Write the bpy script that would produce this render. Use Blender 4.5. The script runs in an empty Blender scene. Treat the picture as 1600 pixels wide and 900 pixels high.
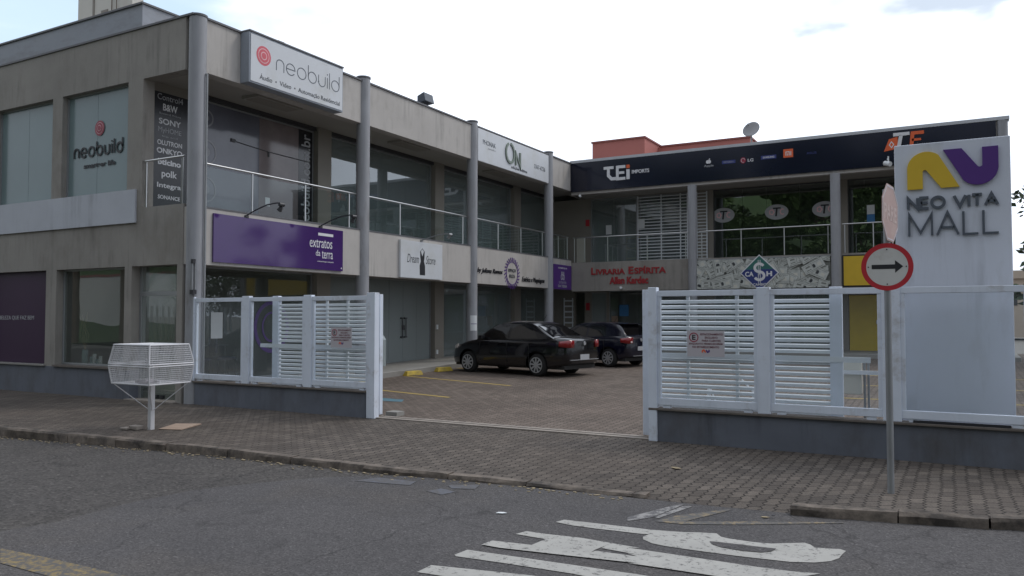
import bpy, bmesh, math, random
from mathutils import Vector, Matrix
PI = math.pi
R = math.radians
random.seed(7)

# ------------------------------------------------------------------ camera, world, sun, exposure
sc = bpy.context.scene
col = sc.collection
F_PX = 1241.05
cam_d = bpy.data.cameras.new('camera')
cam_d.sensor_width = 36.0
cam_d.lens = 36.0 * F_PX / 1600.0
cam_d.clip_start = 0.05
cam_d.clip_end = 2000.0
cam = bpy.data.objects.new('camera', cam_d)
col.objects.link(cam)
cam.location = (0, 0, 1.6)
cam.rotation_euler = (R(90 + 2.027), 0, R(29.115))
sc.camera = cam

SUN_AZ, SUN_EL = R(42), R(50)      # azimuth clockwise from +Y
sun_dir = Vector((math.sin(SUN_AZ) * math.cos(SUN_EL), math.cos(SUN_AZ) * math.cos(SUN_EL), math.sin(SUN_EL)))
world = bpy.data.worlds.new('World')
sc.world = world
world.use_nodes = True
wn, wl = world.node_tree.nodes, world.node_tree.links
wn.clear()
w_out = wn.new('ShaderNodeOutputWorld')
w_bg = wn.new('ShaderNodeBackground')
w_bg.inputs['Strength'].default_value = 0.1
sky = wn.new('ShaderNodeTexSky')
sky.sky_type = 'NISHITA'
sky.sun_disc = False
sky.sun_elevation = SUN_EL
sky.sun_rotation = SUN_AZ
w_tc = wn.new('ShaderNodeTexCoord')
w_dot = wn.new('ShaderNodeVectorMath'); w_dot.operation = 'DOT_PRODUCT'
w_dot.inputs[1].default_value = (math.sin(R(-12)) * 0.88, math.cos(R(-12)) * 0.88, 0.45)
wl.new(w_tc.outputs['Generated'], w_dot.inputs[0])
w_glow = wn.new('ShaderNodeMapRange')
w_glow.inputs['From Min'].default_value = -0.7; w_glow.inputs['From Max'].default_value = 0.95
w_glow.inputs['To Min'].default_value = 4.6; w_glow.inputs['To Max'].default_value = 17.0
wl.new(w_dot.outputs['Value'], w_glow.inputs['Value'])
w_map = wn.new('ShaderNodeMapping'); w_map.inputs['Scale'].default_value = (1.0, 1.0, 2.6)
w_map.inputs['Location'].default_value = (0.35, 0.2, 0.0)
wl.new(w_tc.outputs['Generated'], w_map.inputs['Vector'])
w_no = wn.new('ShaderNodeTexNoise'); w_no.inputs['Scale'].default_value = 2.3
w_no.inputs['Detail'].default_value = 6; w_no.inputs['Roughness'].default_value = 0.5
wl.new(w_map.outputs[0], w_no.inputs['Vector'])
w_var = wn.new('ShaderNodeMapRange')
w_var.inputs['From Min'].default_value = 0.34; w_var.inputs['From Max'].default_value = 0.66
w_var.inputs['To Min'].default_value = 0.66; w_var.inputs['To Max'].default_value = 1.12
wl.new(w_no.outputs['Fac'], w_var.inputs['Value'])
w_mul = wn.new('ShaderNodeMath'); w_mul.operation = 'MULTIPLY'
wl.new(w_glow.outputs[0], w_mul.inputs[0]); wl.new(w_var.outputs[0], w_mul.inputs[1])
w_tint = wn.new('ShaderNodeVectorMath'); w_tint.operation = 'SCALE'
w_tint.inputs[0].default_value = (0.9, 0.97, 1.09)
wl.new(w_mul.outputs[0], w_tint.inputs['Scale'])
w_cov = wn.new('ShaderNodeMapRange')
w_cov.inputs['From Min'].default_value = 0.30; w_cov.inputs['From Max'].default_value = 0.46
w_cov.inputs['To Min'].default_value = 0.8; w_cov.inputs['To Max'].default_value = 1.0
wl.new(w_no.outputs['Fac'], w_cov.inputs['Value'])
w_mix = wn.new('ShaderNodeMix'); w_mix.data_type = 'RGBA'
wl.new(w_cov.outputs[0], w_mix.inputs['Factor'])
wl.new(sky.outputs[0], w_mix.inputs[6]); wl.new(w_tint.outputs[0], w_mix.inputs[7])
last = w_mix.outputs[2]
for d_, lo_, amt_, colr in (((-0.86, 0.36, 0.36), 0.93, 0.85, (6.2, 8.3, 10.6)), ((0.01, 0.93, 0.37), 0.975, 0.9, (6.6, 7.6, 9.0))):
    dd = wn.new('ShaderNodeVectorMath'); dd.operation = 'DOT_PRODUCT'; dd.inputs[1].default_value = Vector(d_).normalized()
    nz = wn.new('ShaderNodeVectorMath'); nz.operation = 'MULTIPLY_ADD'; wl.new(w_no.outputs['Color'], nz.inputs[0]); nz.inputs[1].default_value = (0.5, 0.5, 0.5)
    wl.new(w_tc.outputs['Generated'], nz.inputs[2])
    n2 = wn.new('ShaderNodeVectorMath'); n2.operation = 'ADD'; wl.new(nz.outputs[0], n2.inputs[0]); n2.inputs[1].default_value = (-0.25, -0.25, -0.25)
    wl.new(n2.outputs[0], dd.inputs[0])
    mr = wn.new('ShaderNodeMapRange'); mr.interpolation_type = 'SMOOTHSTEP'; wl.new(dd.outputs['Value'], mr.inputs['Value'])
    mr.inputs['From Min'].default_value = lo_; mr.inputs['From Max'].default_value = 1.0; mr.inputs['To Max'].default_value = amt_
    mm = wn.new('ShaderNodeMix'); mm.data_type = 'RGBA'; wl.new(mr.outputs[0], mm.inputs['Factor']); wl.new(last, mm.inputs[6]); mm.inputs[7].default_value = (*colr, 1); last = mm.outputs[2]
wl.new(last, w_bg.inputs['Color'])
wl.new(w_bg.outputs[0], w_out.inputs['Surface'])

sd = bpy.data.lights.new('sun', 'SUN')
sd.energy = 1.0
sd.angle = R(14)
sd.color = (1.0, 0.94, 0.86)
sun = bpy.data.objects.new('sun', sd)
col.objects.link(sun)
sun.rotation_euler = sun_dir.to_track_quat('Z', 'Y').to_euler()
sun.location = (10, 10, 40)

sc.view_settings.view_transform = 'Standard'
sc.view_settings.look = 'None'
sc.view_settings.exposure = 0.0
sc.view_settings.gamma = 1.0
sc.view_settings.use_curve_mapping = False
sc.render.engine = 'CYCLES'
sc.cycles.use_denoising = True
sc.cycles.max_bounces = 8
sc.cycles.transparent_max_bounces = 24

# ------------------------------------------------------------------ materials
M = {}
def mat(name, color, rough=0.6, metal=0.0, var=0.0, scale=4.0, stretch=(1, 1, 1), spec=0.5, coat=0.0, bump=0.0, bscale=60.0, dirt=None, dscale=0.6, dlo=0.5, dhi=0.75, dstretch=(1, 1, 1), streak=0.0):
    m = bpy.data.materials.new(name); m.use_nodes = True
    n, l = m.node_tree.nodes, m.node_tree.links
    b = n['Principled BSDF']
    b.inputs['Roughness'].default_value = rough
    b.inputs['Metallic'].default_value = metal
    b.inputs['Specular IOR Level'].default_value = spec
    b.inputs['Coat Weight'].default_value = coat
    b.inputs['Coat Roughness'].default_value = 0.04
    b.inputs['Base Color'].default_value = (*color, 1)
    out = None
    g = n.new('ShaderNodeNewGeometry')
    if var > 0:
        mp = n.new('ShaderNodeMapping'); mp.inputs['Scale'].default_value = stretch
        l.new(g.outputs['Position'], mp.inputs['Vector'])
        t = n.new('ShaderNodeTexNoise'); t.inputs['Scale'].default_value = scale; t.inputs['Detail'].default_value = 7
        t.inputs['Roughness'].default_value = 0.62
        l.new(mp.outputs[0], t.inputs['Vector'])
        r = n.new('ShaderNodeMapRange'); r.inputs['From Min'].default_value = 0.3; r.inputs['From Max'].default_value = 0.7
        r.inputs['To Min'].default_value = 1 - var; r.inputs['To Max'].default_value = 1 + var
        l.new(t.outputs['Fac'], r.inputs['Value'])
        v = n.new('ShaderNodeVectorMath'); v.operation = 'SCALE'; v.inputs[0].default_value = color
        l.new(r.outputs[0], v.inputs['Scale'])
        out = v.outputs[0]
    if dirt:
        mp = n.new('ShaderNodeMapping'); mp.inputs['Scale'].default_value = dstretch
        l.new(g.outputs['Position'], mp.inputs['Vector'])
        t = n.new('ShaderNodeTexNoise'); t.inputs['Scale'].default_value = dscale; t.inputs['Detail'].default_value = 8
        t.inputs['Roughness'].default_value = 0.7
        l.new(mp.outputs[0], t.inputs['Vector'])
        r = n.new('ShaderNodeMapRange'); r.inputs['From Min'].default_value = dlo; r.inputs['From Max'].default_value = dhi
        l.new(t.outputs['Fac'], r.inputs['Value'])
        mx = n.new('ShaderNodeMix'); mx.data_type = 'RGBA'
        l.new(r.outputs[0], mx.inputs['Factor'])
        if out: l.new(out, mx.inputs[6])
        else: mx.inputs[6].default_value = (*color, 1)
        mx.inputs[7].default_value = (*dirt, 1)
        out = mx.outputs[2]
    if streak:
        mp = n.new('ShaderNodeMapping'); mp.inputs['Scale'].default_value = (1, 1, 0.07)
        l.new(g.outputs['Position'], mp.inputs['Vector'])
        t = n.new('ShaderNodeTexNoise'); t.inputs['Scale'].default_value = 5.0; t.inputs['Detail'].default_value = 6; t.inputs['Roughness'].default_value = 0.7
        l.new(mp.outputs[0], t.inputs['Vector'])
        t2 = n.new('ShaderNodeTexNoise'); t2.inputs['Scale'].default_value = 1.3; t2.inputs['Detail'].default_value = 5
        l.new(g.outputs['Position'], t2.inputs['Vector'])
        r = n.new('ShaderNodeMapRange'); r.inputs['From Min'].default_value = 0.5; r.inputs['From Max'].default_value = 0.72; r.inputs['To Min'].default_value = 0.0; r.inputs['To Max'].default_value = streak
        l.new(t.outputs['Fac'], r.inputs['Value'])
        r2 = n.new('ShaderNodeMapRange'); r2.inputs['From Min'].default_value = 0.4; r2.inputs['From Max'].default_value = 0.65
        l.new(t2.outputs['Fac'], r2.inputs['Value'])
        q = n.new('ShaderNodeMath'); q.operation = 'MULTIPLY'; l.new(r.outputs[0], q.inputs[0]); l.new(r2.outputs[0], q.inputs[1])
        mx = n.new('ShaderNodeMix'); mx.data_type = 'RGBA'; l.new(q.outputs[0], mx.inputs['Factor'])
        l.new(out, mx.inputs[6]); mx.inputs[7].default_value = (*[v_ * 0.4 for v_ in color], 1); out = mx.outputs[2]
    if out: l.new(out, b.inputs['Base Color'])
    if bump > 0:
        t = n.new('ShaderNodeTexNoise'); t.inputs['Scale'].default_value = bscale; t.inputs['Detail'].default_value = 4
        l.new(g.outputs['Position'], t.inputs['Vector'])
        bp = n.new('ShaderNodeBump'); bp.inputs['Strength'].default_value = bump; bp.inputs['Distance'].default_value = 0.01
        l.new(t.outputs['Fac'], bp.inputs['Height']); l.new(bp.outputs[0], b.inputs['Normal'])
    M[name] = m
    return m

def glass_mat(name, tint=(0.8, 0.84, 0.84), boost=1.0, base=0.0, wavy=True, rough=0.0, milk=0.0, milkcol=(0.6, 0.66, 0.68)):
    m = bpy.data.materials.new(name); m.use_nodes = True
    n, l = m.node_tree.nodes, m.node_tree.links
    n.clear()
    o = n.new('ShaderNodeOutputMaterial')
    tr = n.new('ShaderNodeBsdfTransparent'); tr.inputs[0].default_value = (*tint, 1)
    body = tr.outputs[0]
    if milk > 0:
        df = n.new('ShaderNodeBsdfDiffuse'); df.inputs[0].default_value = (*milkcol, 1)
        mm = n.new('ShaderNodeMixShader'); mm.inputs[0].default_value = milk
        l.new(tr.outputs[0], mm.inputs[1]); l.new(df.outputs[0], mm.inputs[2]); body = mm.outputs[0]
    gl = n.new('ShaderNodeBsdfGlossy'); gl.inputs['Roughness'].default_value = rough
    gl.inputs[0].default_value = (0.93, 0.97, 1.0, 1)
    fr = n.new('ShaderNodeLayerWeight'); fr.inputs['Blend'].default_value = 0.18
    # gentle waviness of the panes
    g = n.new('ShaderNodeNewGeometry')
    t = n.new('ShaderNodeTexNoise'); t.inputs['Scale'].default_value = 0.9; t.inputs['Detail'].default_value = 1
    l.new(g.outputs['Position'], t.inputs['Vector'])
    bp = n.new('ShaderNodeBump'); bp.inputs['Strength'].default_value = 0.12; bp.inputs['Distance'].default_value = 0.02
    l.new(t.outputs['Fac'], bp.inputs['Height']); (l.new(bp.outputs[0], gl.inputs['Normal']) if wavy else None)
    ma = n.new('ShaderNodeMath'); ma.operation = 'MULTIPLY_ADD'; ma.use_clamp = True
    l.new(fr.outputs['Fresnel'], ma.inputs[0]); ma.inputs[1].default_value = boost; ma.inputs[2].default_value = base
    ff = n.new('ShaderNodeMath'); ff.operation = 'SUBTRACT'; ff.inputs[0].default_value = 1.0; l.new(g.outputs['Backfacing'], ff.inputs[1])
    m3 = n.new('ShaderNodeMath'); m3.operation = 'MULTIPLY'; l.new(ma.outputs[0], m3.inputs[0]); l.new(ff.outputs[0], m3.inputs[1])
    mx = n.new('ShaderNodeMixShader')
    l.new(m3.outputs[0], mx.inputs[0]); l.new(body, mx.inputs[1]); l.new(gl.outputs[0], mx.inputs[2])
    l.new(mx.outputs[0], o.inputs[0])
    M[name] = m
    return m

def paver_mat(name, c1, c2, mortar, rot=0.0, stain=(0.06, 0.05, 0.045), warm=None):
    m = bpy.data.materials.new(name); m.use_nodes = True
    n, l = m.node_tree.nodes, m.node_tree.links
    b = n['Principled BSDF']; b.inputs['Roughness'].default_value = 0.85; b.inputs['Specular IOR Level'].default_value = 0.25
    g = n.new('ShaderNodeNewGeometry')
    mp = n.new('ShaderNodeMapping'); mp.inputs['Rotation'].default_value = (0, 0, PI / 2 + rot)
    l.new(g.outputs['Position'], mp.inputs['Vector'])
    s = n.new('ShaderNodeSeparateXYZ'); l.new(mp.outputs[0], s.inputs[0])
    def tri(src, period, amp):
        a = n.new('ShaderNodeMath'); a.operation = 'PINGPONG'; l.new(src, a.inputs[0]); a.inputs[1].default_value = period / 2
        c = n.new('ShaderNodeMath'); c.operation = 'MULTIPLY_ADD'; l.new(a.outputs[0], c.inputs[0]); c.inputs[1].default_value = amp / (period / 2) * 2; c.inputs[2].default_value = -amp
        return c.outputs[0]
    ax = n.new('ShaderNodeMath'); ax.operation = 'ADD'; l.new(s.outputs['X'], ax.inputs[0]); l.new(tri(s.outputs['Y'], 0.11, 0.009), ax.inputs[1])
    ay = n.new('ShaderNodeMath'); ay.operation = 'ADD'; l.new(s.outputs['Y'], ay.inputs[0]); l.new(tri(s.outputs['X'], 0.11, 0.014), ay.inputs[1])
    cb = n.new('ShaderNodeCombineXYZ'); l.new(ax.outputs[0], cb.inputs[0]); l.new(ay.outputs[0], cb.inputs[1])
    # slightly uneven laying
    nd = n.new('ShaderNodeTexNoise'); nd.inputs['Scale'].default_value = 2.2; nd.inputs['Detail'].default_value = 2
    l.new(g.outputs['Position'], nd.inputs['Vector'])
    vs = n.new('ShaderNodeVectorMath'); vs.operation = 'MULTIPLY_ADD'; l.new(nd.outputs['Color'], vs.inputs[0])
    vs.inputs[1].default_value = (0.05, 0.05, 0); l.new(cb.outputs[0], vs.inputs[2])
    br = n.new('ShaderNodeTexBrick'); l.new(vs.outputs[0], br.inputs['Vector'])
    br.offset = 0.5
    br.inputs['Scale'].default_value = 1.0
    br.inputs['Brick Width'].default_value = 0.22; br.inputs['Row Height'].default_value = 0.11
    br.inputs['Mortar Size'].default_value = 0.0075; br.inputs['Mortar Smooth'].default_value = 0.25; br.inputs['Bias'].default_value = 0.0
    br.inputs['Color1'].default_value = (*c1, 1); br.inputs['Color2'].default_value = (*c2, 1); br.inputs['Mortar'].default_value = (*mortar, 1)
    col_ = br.outputs['Color']
    for scl, det, lo, hi, amt, cc in ((0.55, 6, 0.42, 0.68, 0.5, stain), (5.0, 6, 0.45, 0.8, 0.45, stain), (0.3, 4, 0.5, 0.75, 0.45, warm or c1)):
        t = n.new('ShaderNodeTexNoise'); t.inputs['Scale'].default_value = scl; t.inputs['Detail'].default_value = det; t.inputs['Roughness'].default_value = 0.65
        l.new(g.outputs['Position'], t.inputs['Vector'])
        r = n.new('ShaderNodeMapRange'); r.inputs['From Min'].default_value = lo; r.inputs['From Max'].default_value = hi; r.inputs['To Max'].default_value = amt
        l.new(t.outputs['Fac'], r.inputs['Value'])
        mx = n.new('ShaderNodeMix'); mx.data_type = 'RGBA'
        l.new(r.outputs[0], mx.inputs['Factor']); l.new(col_, mx.inputs[6]); mx.inputs[7].default_value = (*cc, 1)
        col_ = mx.outputs[2]
    fi = n.new('ShaderNodeTexNoise'); fi.inputs['Scale'].default_value = 70; fi.inputs['Detail'].default_value = 4
    l.new(g.outputs['Position'], fi.inputs['Vector'])
    fr = n.new('ShaderNodeMapRange'); fr.inputs['From Min'].default_value = 0.3; fr.inputs['From Max'].default_value = 0.7; fr.inputs['To Min'].default_value = 0.72; fr.inputs['To Max'].default_value = 1.28
    l.new(fi.outputs['Fac'], fr.inputs['Value'])
    v = n.new('ShaderNodeVectorMath'); v.operation = 'SCALE'; l.new(col_, v.inputs[0]); l.new(fr.outputs[0], v.inputs['Scale'])
    l.new(v.outputs[0], b.inputs['Base Color'])
    inv = n.new('ShaderNodeMath'); inv.operation = 'SUBTRACT'; inv.inputs[0].default_value = 1.0; l.new(br.outputs['Fac'], inv.inputs[1])
    ad = n.new('ShaderNodeMath'); ad.operation = 'MULTIPLY_ADD'; l.new(fi.outputs['Fac'], ad.inputs[0]); ad.inputs[1].default_value = 0.35; l.new(inv.outputs[0], ad.inputs[2])
    bp = n.new('ShaderNodeBump'); bp.inputs['Strength'].default_value = 0.8; bp.inputs['Distance'].default_value = 0.008
    l.new(ad.outputs[0], bp.inputs['Height']); l.new(bp.outputs[0], b.inputs['Normal'])
    M[name] = m

def asphalt_mat(name, c, coarse=70.0, contrast=0.35, bump=0.5, patch=(0.05, 0.048, 0.05), warm=(0.1, 0.09, 0.08)):
    m = bpy.data.materials.new(name); m.use_nodes = True
    n, l = m.node_tree.nodes, m.node_tree.links
    b = n['Principled BSDF']; b.inputs['Roughness'].default_value = 0.88; b.inputs['Specular IOR Level'].default_value = 0.25
    g = n.new('ShaderNodeNewGeometry')
    col_ = None
    rgb = n.new('ShaderNodeRGB'); rgb.outputs[0].default_value = (*c, 1); col_ = rgb.outputs[0]
    for scl, lo, hi, amt, cc in ((0.5, 0.45, 0.7, 0.7, patch), (0.35, 0.5, 0.7, 0.6, warm), (3.5, 0.5, 0.8, 0.35, patch)):
        mp = n.new('ShaderNodeMapping'); mp.inputs['Location'].default_value = (scl * 13, cc[0] * 80, 0)
        l.new(g.outputs['Position'], mp.inputs['Vector'])
        t = n.new('ShaderNodeTexNoise'); t.inputs['Scale'].default_value = scl; t.inputs['Detail'].default_value = 6; t.inputs['Roughness'].default_value = 0.6
        l.new(mp.outputs[0], t.inputs['Vector'])
        r = n.new('ShaderNodeMapRange'); r.inputs['From Min'].default_value = lo; r.inputs['From Max'].default_value = hi; r.inputs['To Max'].default_value = amt
        l.new(t.outputs['Fac'], r.inputs['Value'])
        mx = n.new('ShaderNodeMix'); mx.data_type = 'RGBA'
        l.new(r.outputs[0], mx.inputs['Factor']); l.new(col_, mx.inputs[6]); mx.inputs[7].default_value = (*cc, 1)
        col_ = mx.outputs[2]
    vo = n.new('ShaderNodeTexVoronoi'); vo.inputs['Scale'].default_value = coarse
    l.new(g.outputs['Position'], vo.inputs['Vector'])
    sx = n.new('ShaderNodeSeparateColor'); l.new(vo.outputs['Color'], sx.inputs[0])
    r = n.new('ShaderNodeMapRange'); r.inputs['To Min'].default_value = 1 - contrast; r.inputs['To Max'].default_value = 1 + contrast
    l.new(sx.outputs[0], r.inputs['Value'])
    # scattered pale chippings
    gt = n.new('ShaderNodeMath'); gt.operation = 'GREATER_THAN'; l.new(sx.outputs[1], gt.inputs[0]); gt.inputs[1].default_value = 0.965
    ma = n.new('ShaderNodeMath'); ma.operation = 'MULTIPLY_ADD'; l.new(gt.outputs[0], ma.inputs[0]); ma.inputs[1].default_value = contrast * 1.8; l.new(r.outputs[0], ma.inputs[2])
    v = n.new('ShaderNodeVectorMath'); v.operation = 'SCALE'; l.new(col_, v.inputs[0]); l.new(ma.outputs[0], v.inputs['Scale'])
    l.new(v.outputs[0], b.inputs['Base Color'])
    wv = n.new('ShaderNodeTexNoise'); wv.inputs['Scale'].default_value = 1.8; wv.inputs['Detail'].default_value = 5
    l.new(g.outputs['Position'], wv.inputs['Vector'])
    wa = n.new('ShaderNodeVectorMath'); wa.operation = 'MULTIPLY_ADD'; l.new(wv.outputs['Color'], wa.inputs[0]); wa.inputs[1].default_value = (0.9, 0.9, 0); l.new(g.outputs['Position'], wa.inputs[2])
    ck = n.new('ShaderNodeTexVoronoi'); ck.feature = 'DISTANCE_TO_EDGE'; ck.inputs['Scale'].default_value = 0.45; l.new(wa.outputs[0], ck.inputs['Vector'])
    cr = n.new('ShaderNodeMapRange'); cr.inputs['From Min'].default_value = 0.0; cr.inputs['From Max'].default_value = 0.006; cr.inputs['To Min'].default_value = 0.62; cr.inputs['To Max'].default_value = 1.0
    l.new(ck.outputs['Distance'], cr.inputs['Value'])
    sp = n.new('ShaderNodeTexNoise'); sp.inputs['Scale'].default_value = 1.4; sp.inputs['Detail'].default_value = 3; l.new(wa.outputs[0], sp.inputs['Vector'])
    sr = n.new('ShaderNodeMapRange'); sr.inputs['From Min'].default_value = 0.64; sr.inputs['From Max'].default_value = 0.72; sr.inputs['To Min'].default_value = 1.0; sr.inputs['To Max'].default_value = 0.72
    l.new(sp.outputs['Fac'], sr.inputs['Value'])
    pm = n.new('ShaderNodeMath'); pm.operation = 'MULTIPLY'; l.new(cr.outputs[0], pm.inputs[0]); l.new(sr.outputs[0], pm.inputs[1])
    v2 = n.new('ShaderNodeVectorMath'); v2.operation = 'SCALE'; l.new(v.outputs[0], v2.inputs[0]); l.new(pm.outputs[0], v2.inputs['Scale'])
    l.new(v2.outputs[0], b.inputs['Base Color'])
    bp = n.new('ShaderNodeBump'); bp.inputs['Strength'].default_value = bump; bp.inputs['Distance'].default_value = 0.006
    l.new(vo.outputs['Distance'], bp.inputs['Height']); l.new(bp.outputs[0], b.inputs['Normal'])
    M[name] = m

def worn_paint(name, color, under, lo=0.52, hi=0.6, scale=18.0, stretch=(1, 1, 1), line=0.0):
    m = mat(name, color, 0.75, var=0.1, scale=3.0)
    n, l = m.node_tree.nodes, m.node_tree.links
    b = n['Principled BSDF']
    src = b.inputs['Base Color'].links[0].from_socket
    g = n.new('ShaderNodeNewGeometry')
    mp = n.new('ShaderNodeMapping'); mp.inputs['Scale'].default_value = stretch; l.new(g.outputs['Position'], mp.inputs['Vector'])
    t = n.new('ShaderNodeTexNoise'); t.inputs['Scale'].default_value = scale; t.inputs['Detail'].default_value = 8; t.inputs['Roughness'].default_value = 0.75
    l.new(mp.outputs[0], t.inputs['Vector'])
    r = n.new('ShaderNodeMapRange'); r.inputs['From Min'].default_value = lo; r.inputs['From Max'].default_value = hi
    l.new(t.outputs['Fac'], r.inputs['Value'])
    mx = n.new('ShaderNodeMix'); mx.data_type = 'RGBA'
    l.new(r.outputs[0], mx.inputs['Factor']); l.new(src, mx.inputs[6]); mx.inputs[7].default_value = (*under, 1)
    l.new(mx.outputs[2], b.inputs['Base Color'])
    return m

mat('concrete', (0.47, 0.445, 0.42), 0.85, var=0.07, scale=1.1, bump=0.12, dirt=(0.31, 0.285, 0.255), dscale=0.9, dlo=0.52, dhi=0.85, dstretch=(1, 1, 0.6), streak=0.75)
mat('concrete_shaded', (0.31, 0.29, 0.265), 0.85, var=0.1, scale=1.0, bump=0.12, dirt=(0.19, 0.17, 0.145), dscale=0.8, dlo=0.5, dhi=0.8, dstretch=(1, 1, 0.55), streak=0.9)  # same concrete, shade of the street-facing sides put into a darker base colour
mat('column_paint', (0.32, 0.325, 0.345), 0.6, var=0.1, scale=3, stretch=(1, 1, 0.3), dirt=(0.17, 0.155, 0.14), dscale=2.0, dlo=0.56, dhi=0.8, dstretch=(1, 1, 0.3), streak=0.8)
mat('plinth_paint', (0.13, 0.142, 0.172), 0.7, var=0.12, scale=1.5, dirt=(0.085, 0.08, 0.08), dscale=1.6, dlo=0.5, dhi=0.8, dstretch=(1, 1, 0.5), bump=0.1, streak=0.8)
mat('band_paint', (0.5, 0.52, 0.57), 0.7, var=0.06, scale=1.5, dirt=(0.26, 0.24, 0.22), dscale=1.3, dlo=0.58, dhi=0.85, dstretch=(2, 2, 0.3), streak=0.6)
mat('roof_metal', (0.3, 0.32, 0.36), 0.55, var=0.06, scale=1.2, dirt=(0.2, 0.2, 0.21), dscale=0.8, dstretch=(1, 1, 3))
mat('capping', (0.12, 0.12, 0.13), 0.5)
mat('capping_pale', (0.5, 0.52, 0.55), 0.5, var=0.05)
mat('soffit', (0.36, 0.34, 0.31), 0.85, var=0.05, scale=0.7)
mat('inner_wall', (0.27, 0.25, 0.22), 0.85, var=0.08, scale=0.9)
mat('room_wall', (0.42, 0.43, 0.4), 0.85, var=0.05, scale=0.5)
mat('room_dark', (0.06, 0.06, 0.06), 0.8)
mat('room_floor', (0.2, 0.19, 0.18), 0.35)
mat('alu_frame', (0.32, 0.33, 0.34), 0.45, metal=0.3)
mat('dark_frame', (0.05, 0.05, 0.055), 0.45)
mat('steel', (0.62, 0.62, 0.62), 0.28, metal=1.0)
mat('white_metal', (0.68, 0.73, 0.82), 0.42, var=0.05, scale=2.5, dirt=(0.36, 0.34, 0.33), dscale=3.0, dlo=0.55, dhi=0.8, streak=0.35)
mat('white_slat', (0.72, 0.75, 0.78), 0.42, var=0.05, scale=2.5)
mat('sign_white', (0.62, 0.64, 0.67), 0.4, var=0.03, scale=1.0, dirt=(0.5, 0.5, 0.46), dscale=1.4, dlo=0.5, dhi=0.9)
mat('totem_white', (0.62, 0.65, 0.73), 0.42, var=0.04, scale=0.9, dirt=(0.42, 0.42, 0.44), dscale=1.6, dlo=0.55, dhi=0.9, dstretch=(1.5, 1.5, 0.4), streak=0.5)
mat('sign_case', (0.3, 0.33, 0.38), 0.5, var=0.05)
mat('ledge_stone', (0.14, 0.12, 0.105), 0.7, var=0.2, scale=6)
mat('purple', (0.062, 0.027, 0.14), 0.07, spec=0.6, var=0.05, scale=1.0)
mat('purple_matte', (0.085, 0.028, 0.2), 0.45)
mat('purple_film', (0.035, 0.009, 0.042), 0.5, var=0.06, scale=1.0, spec=0.3)
mat('ink', (0.02, 0.02, 0.025), 0.5)
mat('ink_grey', (0.07, 0.075, 0.085), 0.5)
mat('letter_grey', (0.085, 0.1, 0.125), 0.5)
mat('letter_white', (0.72, 0.72, 0.74), 0.45)
mat('letter_dim', (0.42, 0.43, 0.45), 0.5)
mat('letter_red', (0.34, 0.03, 0.035), 0.5)
mat('logo_red', (0.62, 0.1, 0.13), 0.45)
mat('logo_pink', (0.8, 0.5, 0.52), 0.45)
mat('logo_dark_red', (0.3, 0.02, 0.05), 0.4)
mat('orange', (0.75, 0.13, 0.04), 0.45)
mat('yellow', (0.64, 0.43, 0.035), 0.45, var=0.04)
mat('yellow_wall', (0.66, 0.48, 0.02), 0.6, var=0.05)
mat('yellow_block', (0.5, 0.36, 0.05), 0.7, var=0.15, scale=7, dirt=(0.25, 0.2, 0.1), dscale=6, dlo=0.5, dhi=0.75)
mat('navy', (0.006, 0.009, 0.024), 0.13, var=0.2, scale=0.4)
mat('navy_blue', (0.035, 0.05, 0.2), 0.4)
mat('teal_green', (0.04, 0.16, 0.14), 0.4)
mat('blue', (0.03, 0.08, 0.5), 0.4)
mat('blue_light', (0.05, 0.2, 0.45), 0.4)
mat('sign_red', (0.5, 0.03, 0.045), 0.4, var=0.05, scale=6)
mat('sign_face', (0.6, 0.59, 0.57), 0.45, var=0.05, scale=5, dirt=(0.45, 0.42, 0.38), dscale=5, dlo=0.55, dhi=0.8)
mat('sign_faded', (0.43, 0.29, 0.26), 0.6, var=0.08, scale=5, dirt=(0.47, 0.35, 0.31), dscale=6, dlo=0.5, dhi=0.7)
mat('galvanised', (0.3, 0.31, 0.32), 0.5, metal=0.5, var=0.15, scale=8, stretch=(1, 1, 0.3))
mat('film_teal', (0.2, 0.27, 0.28), 0.18, var=0.07, scale=0.5, spec=0.6)
mat('film_bluegrey', (0.15, 0.155, 0.19), 0.1, var=0.35, scale=0.35, spec=0.6)
mat('film_brown', (0.19, 0.16, 0.16), 0.12, var=0.25, scale=1.2, spec=0.6)
mat('film_dark', (0.022, 0.023, 0.027), 0.12, spec=0.6)
mat('film_cone', (0.26, 0.26, 0.28), 0.2)
mat('film_list', (0.035, 0.036, 0.042), 0.25, spec=0.5)
mat('paper', (0.7, 0.72, 0.73), 0.7)
mat('notice', (0.5, 0.47, 0.5), 0.5)
mat('pink_render', (0.46, 0.17, 0.15), 0.85, var=0.06, scale=0.8)
mat('pink_dark', (0.3, 0.11, 0.1), 0.8)
mat('cream_render', (0.6, 0.585, 0.53), 0.8, var=0.05, scale=0.2, dirt=(0.42, 0.38, 0.32), dscale=0.25, dlo=0.55, dhi=0.8, dstretch=(1, 1, 0.2))
mat('far_wall', (0.5, 0.42, 0.34), 0.8, var=0.1, scale=0.5)
mat('bark', (0.12, 0.09, 0.065), 0.9, var=0.25, scale=6, stretch=(1, 1, 0.3))
mat('leaf', (0.075, 0.12, 0.035), 0.55, var=0.45, scale=1.1)
mat('leaf_dark', (0.03, 0.06, 0.018), 0.6, var=0.4, scale=1.5)
mat('palm_leaf', (0.05, 0.085, 0.025), 0.5, var=0.3, scale=1.5)
mat('grass_bank', (0.05, 0.085, 0.025), 0.9, var=0.35, scale=2.5)
mat('earth', (0.14, 0.13, 0.115), 0.9, var=0.2, scale=0.4)
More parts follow.
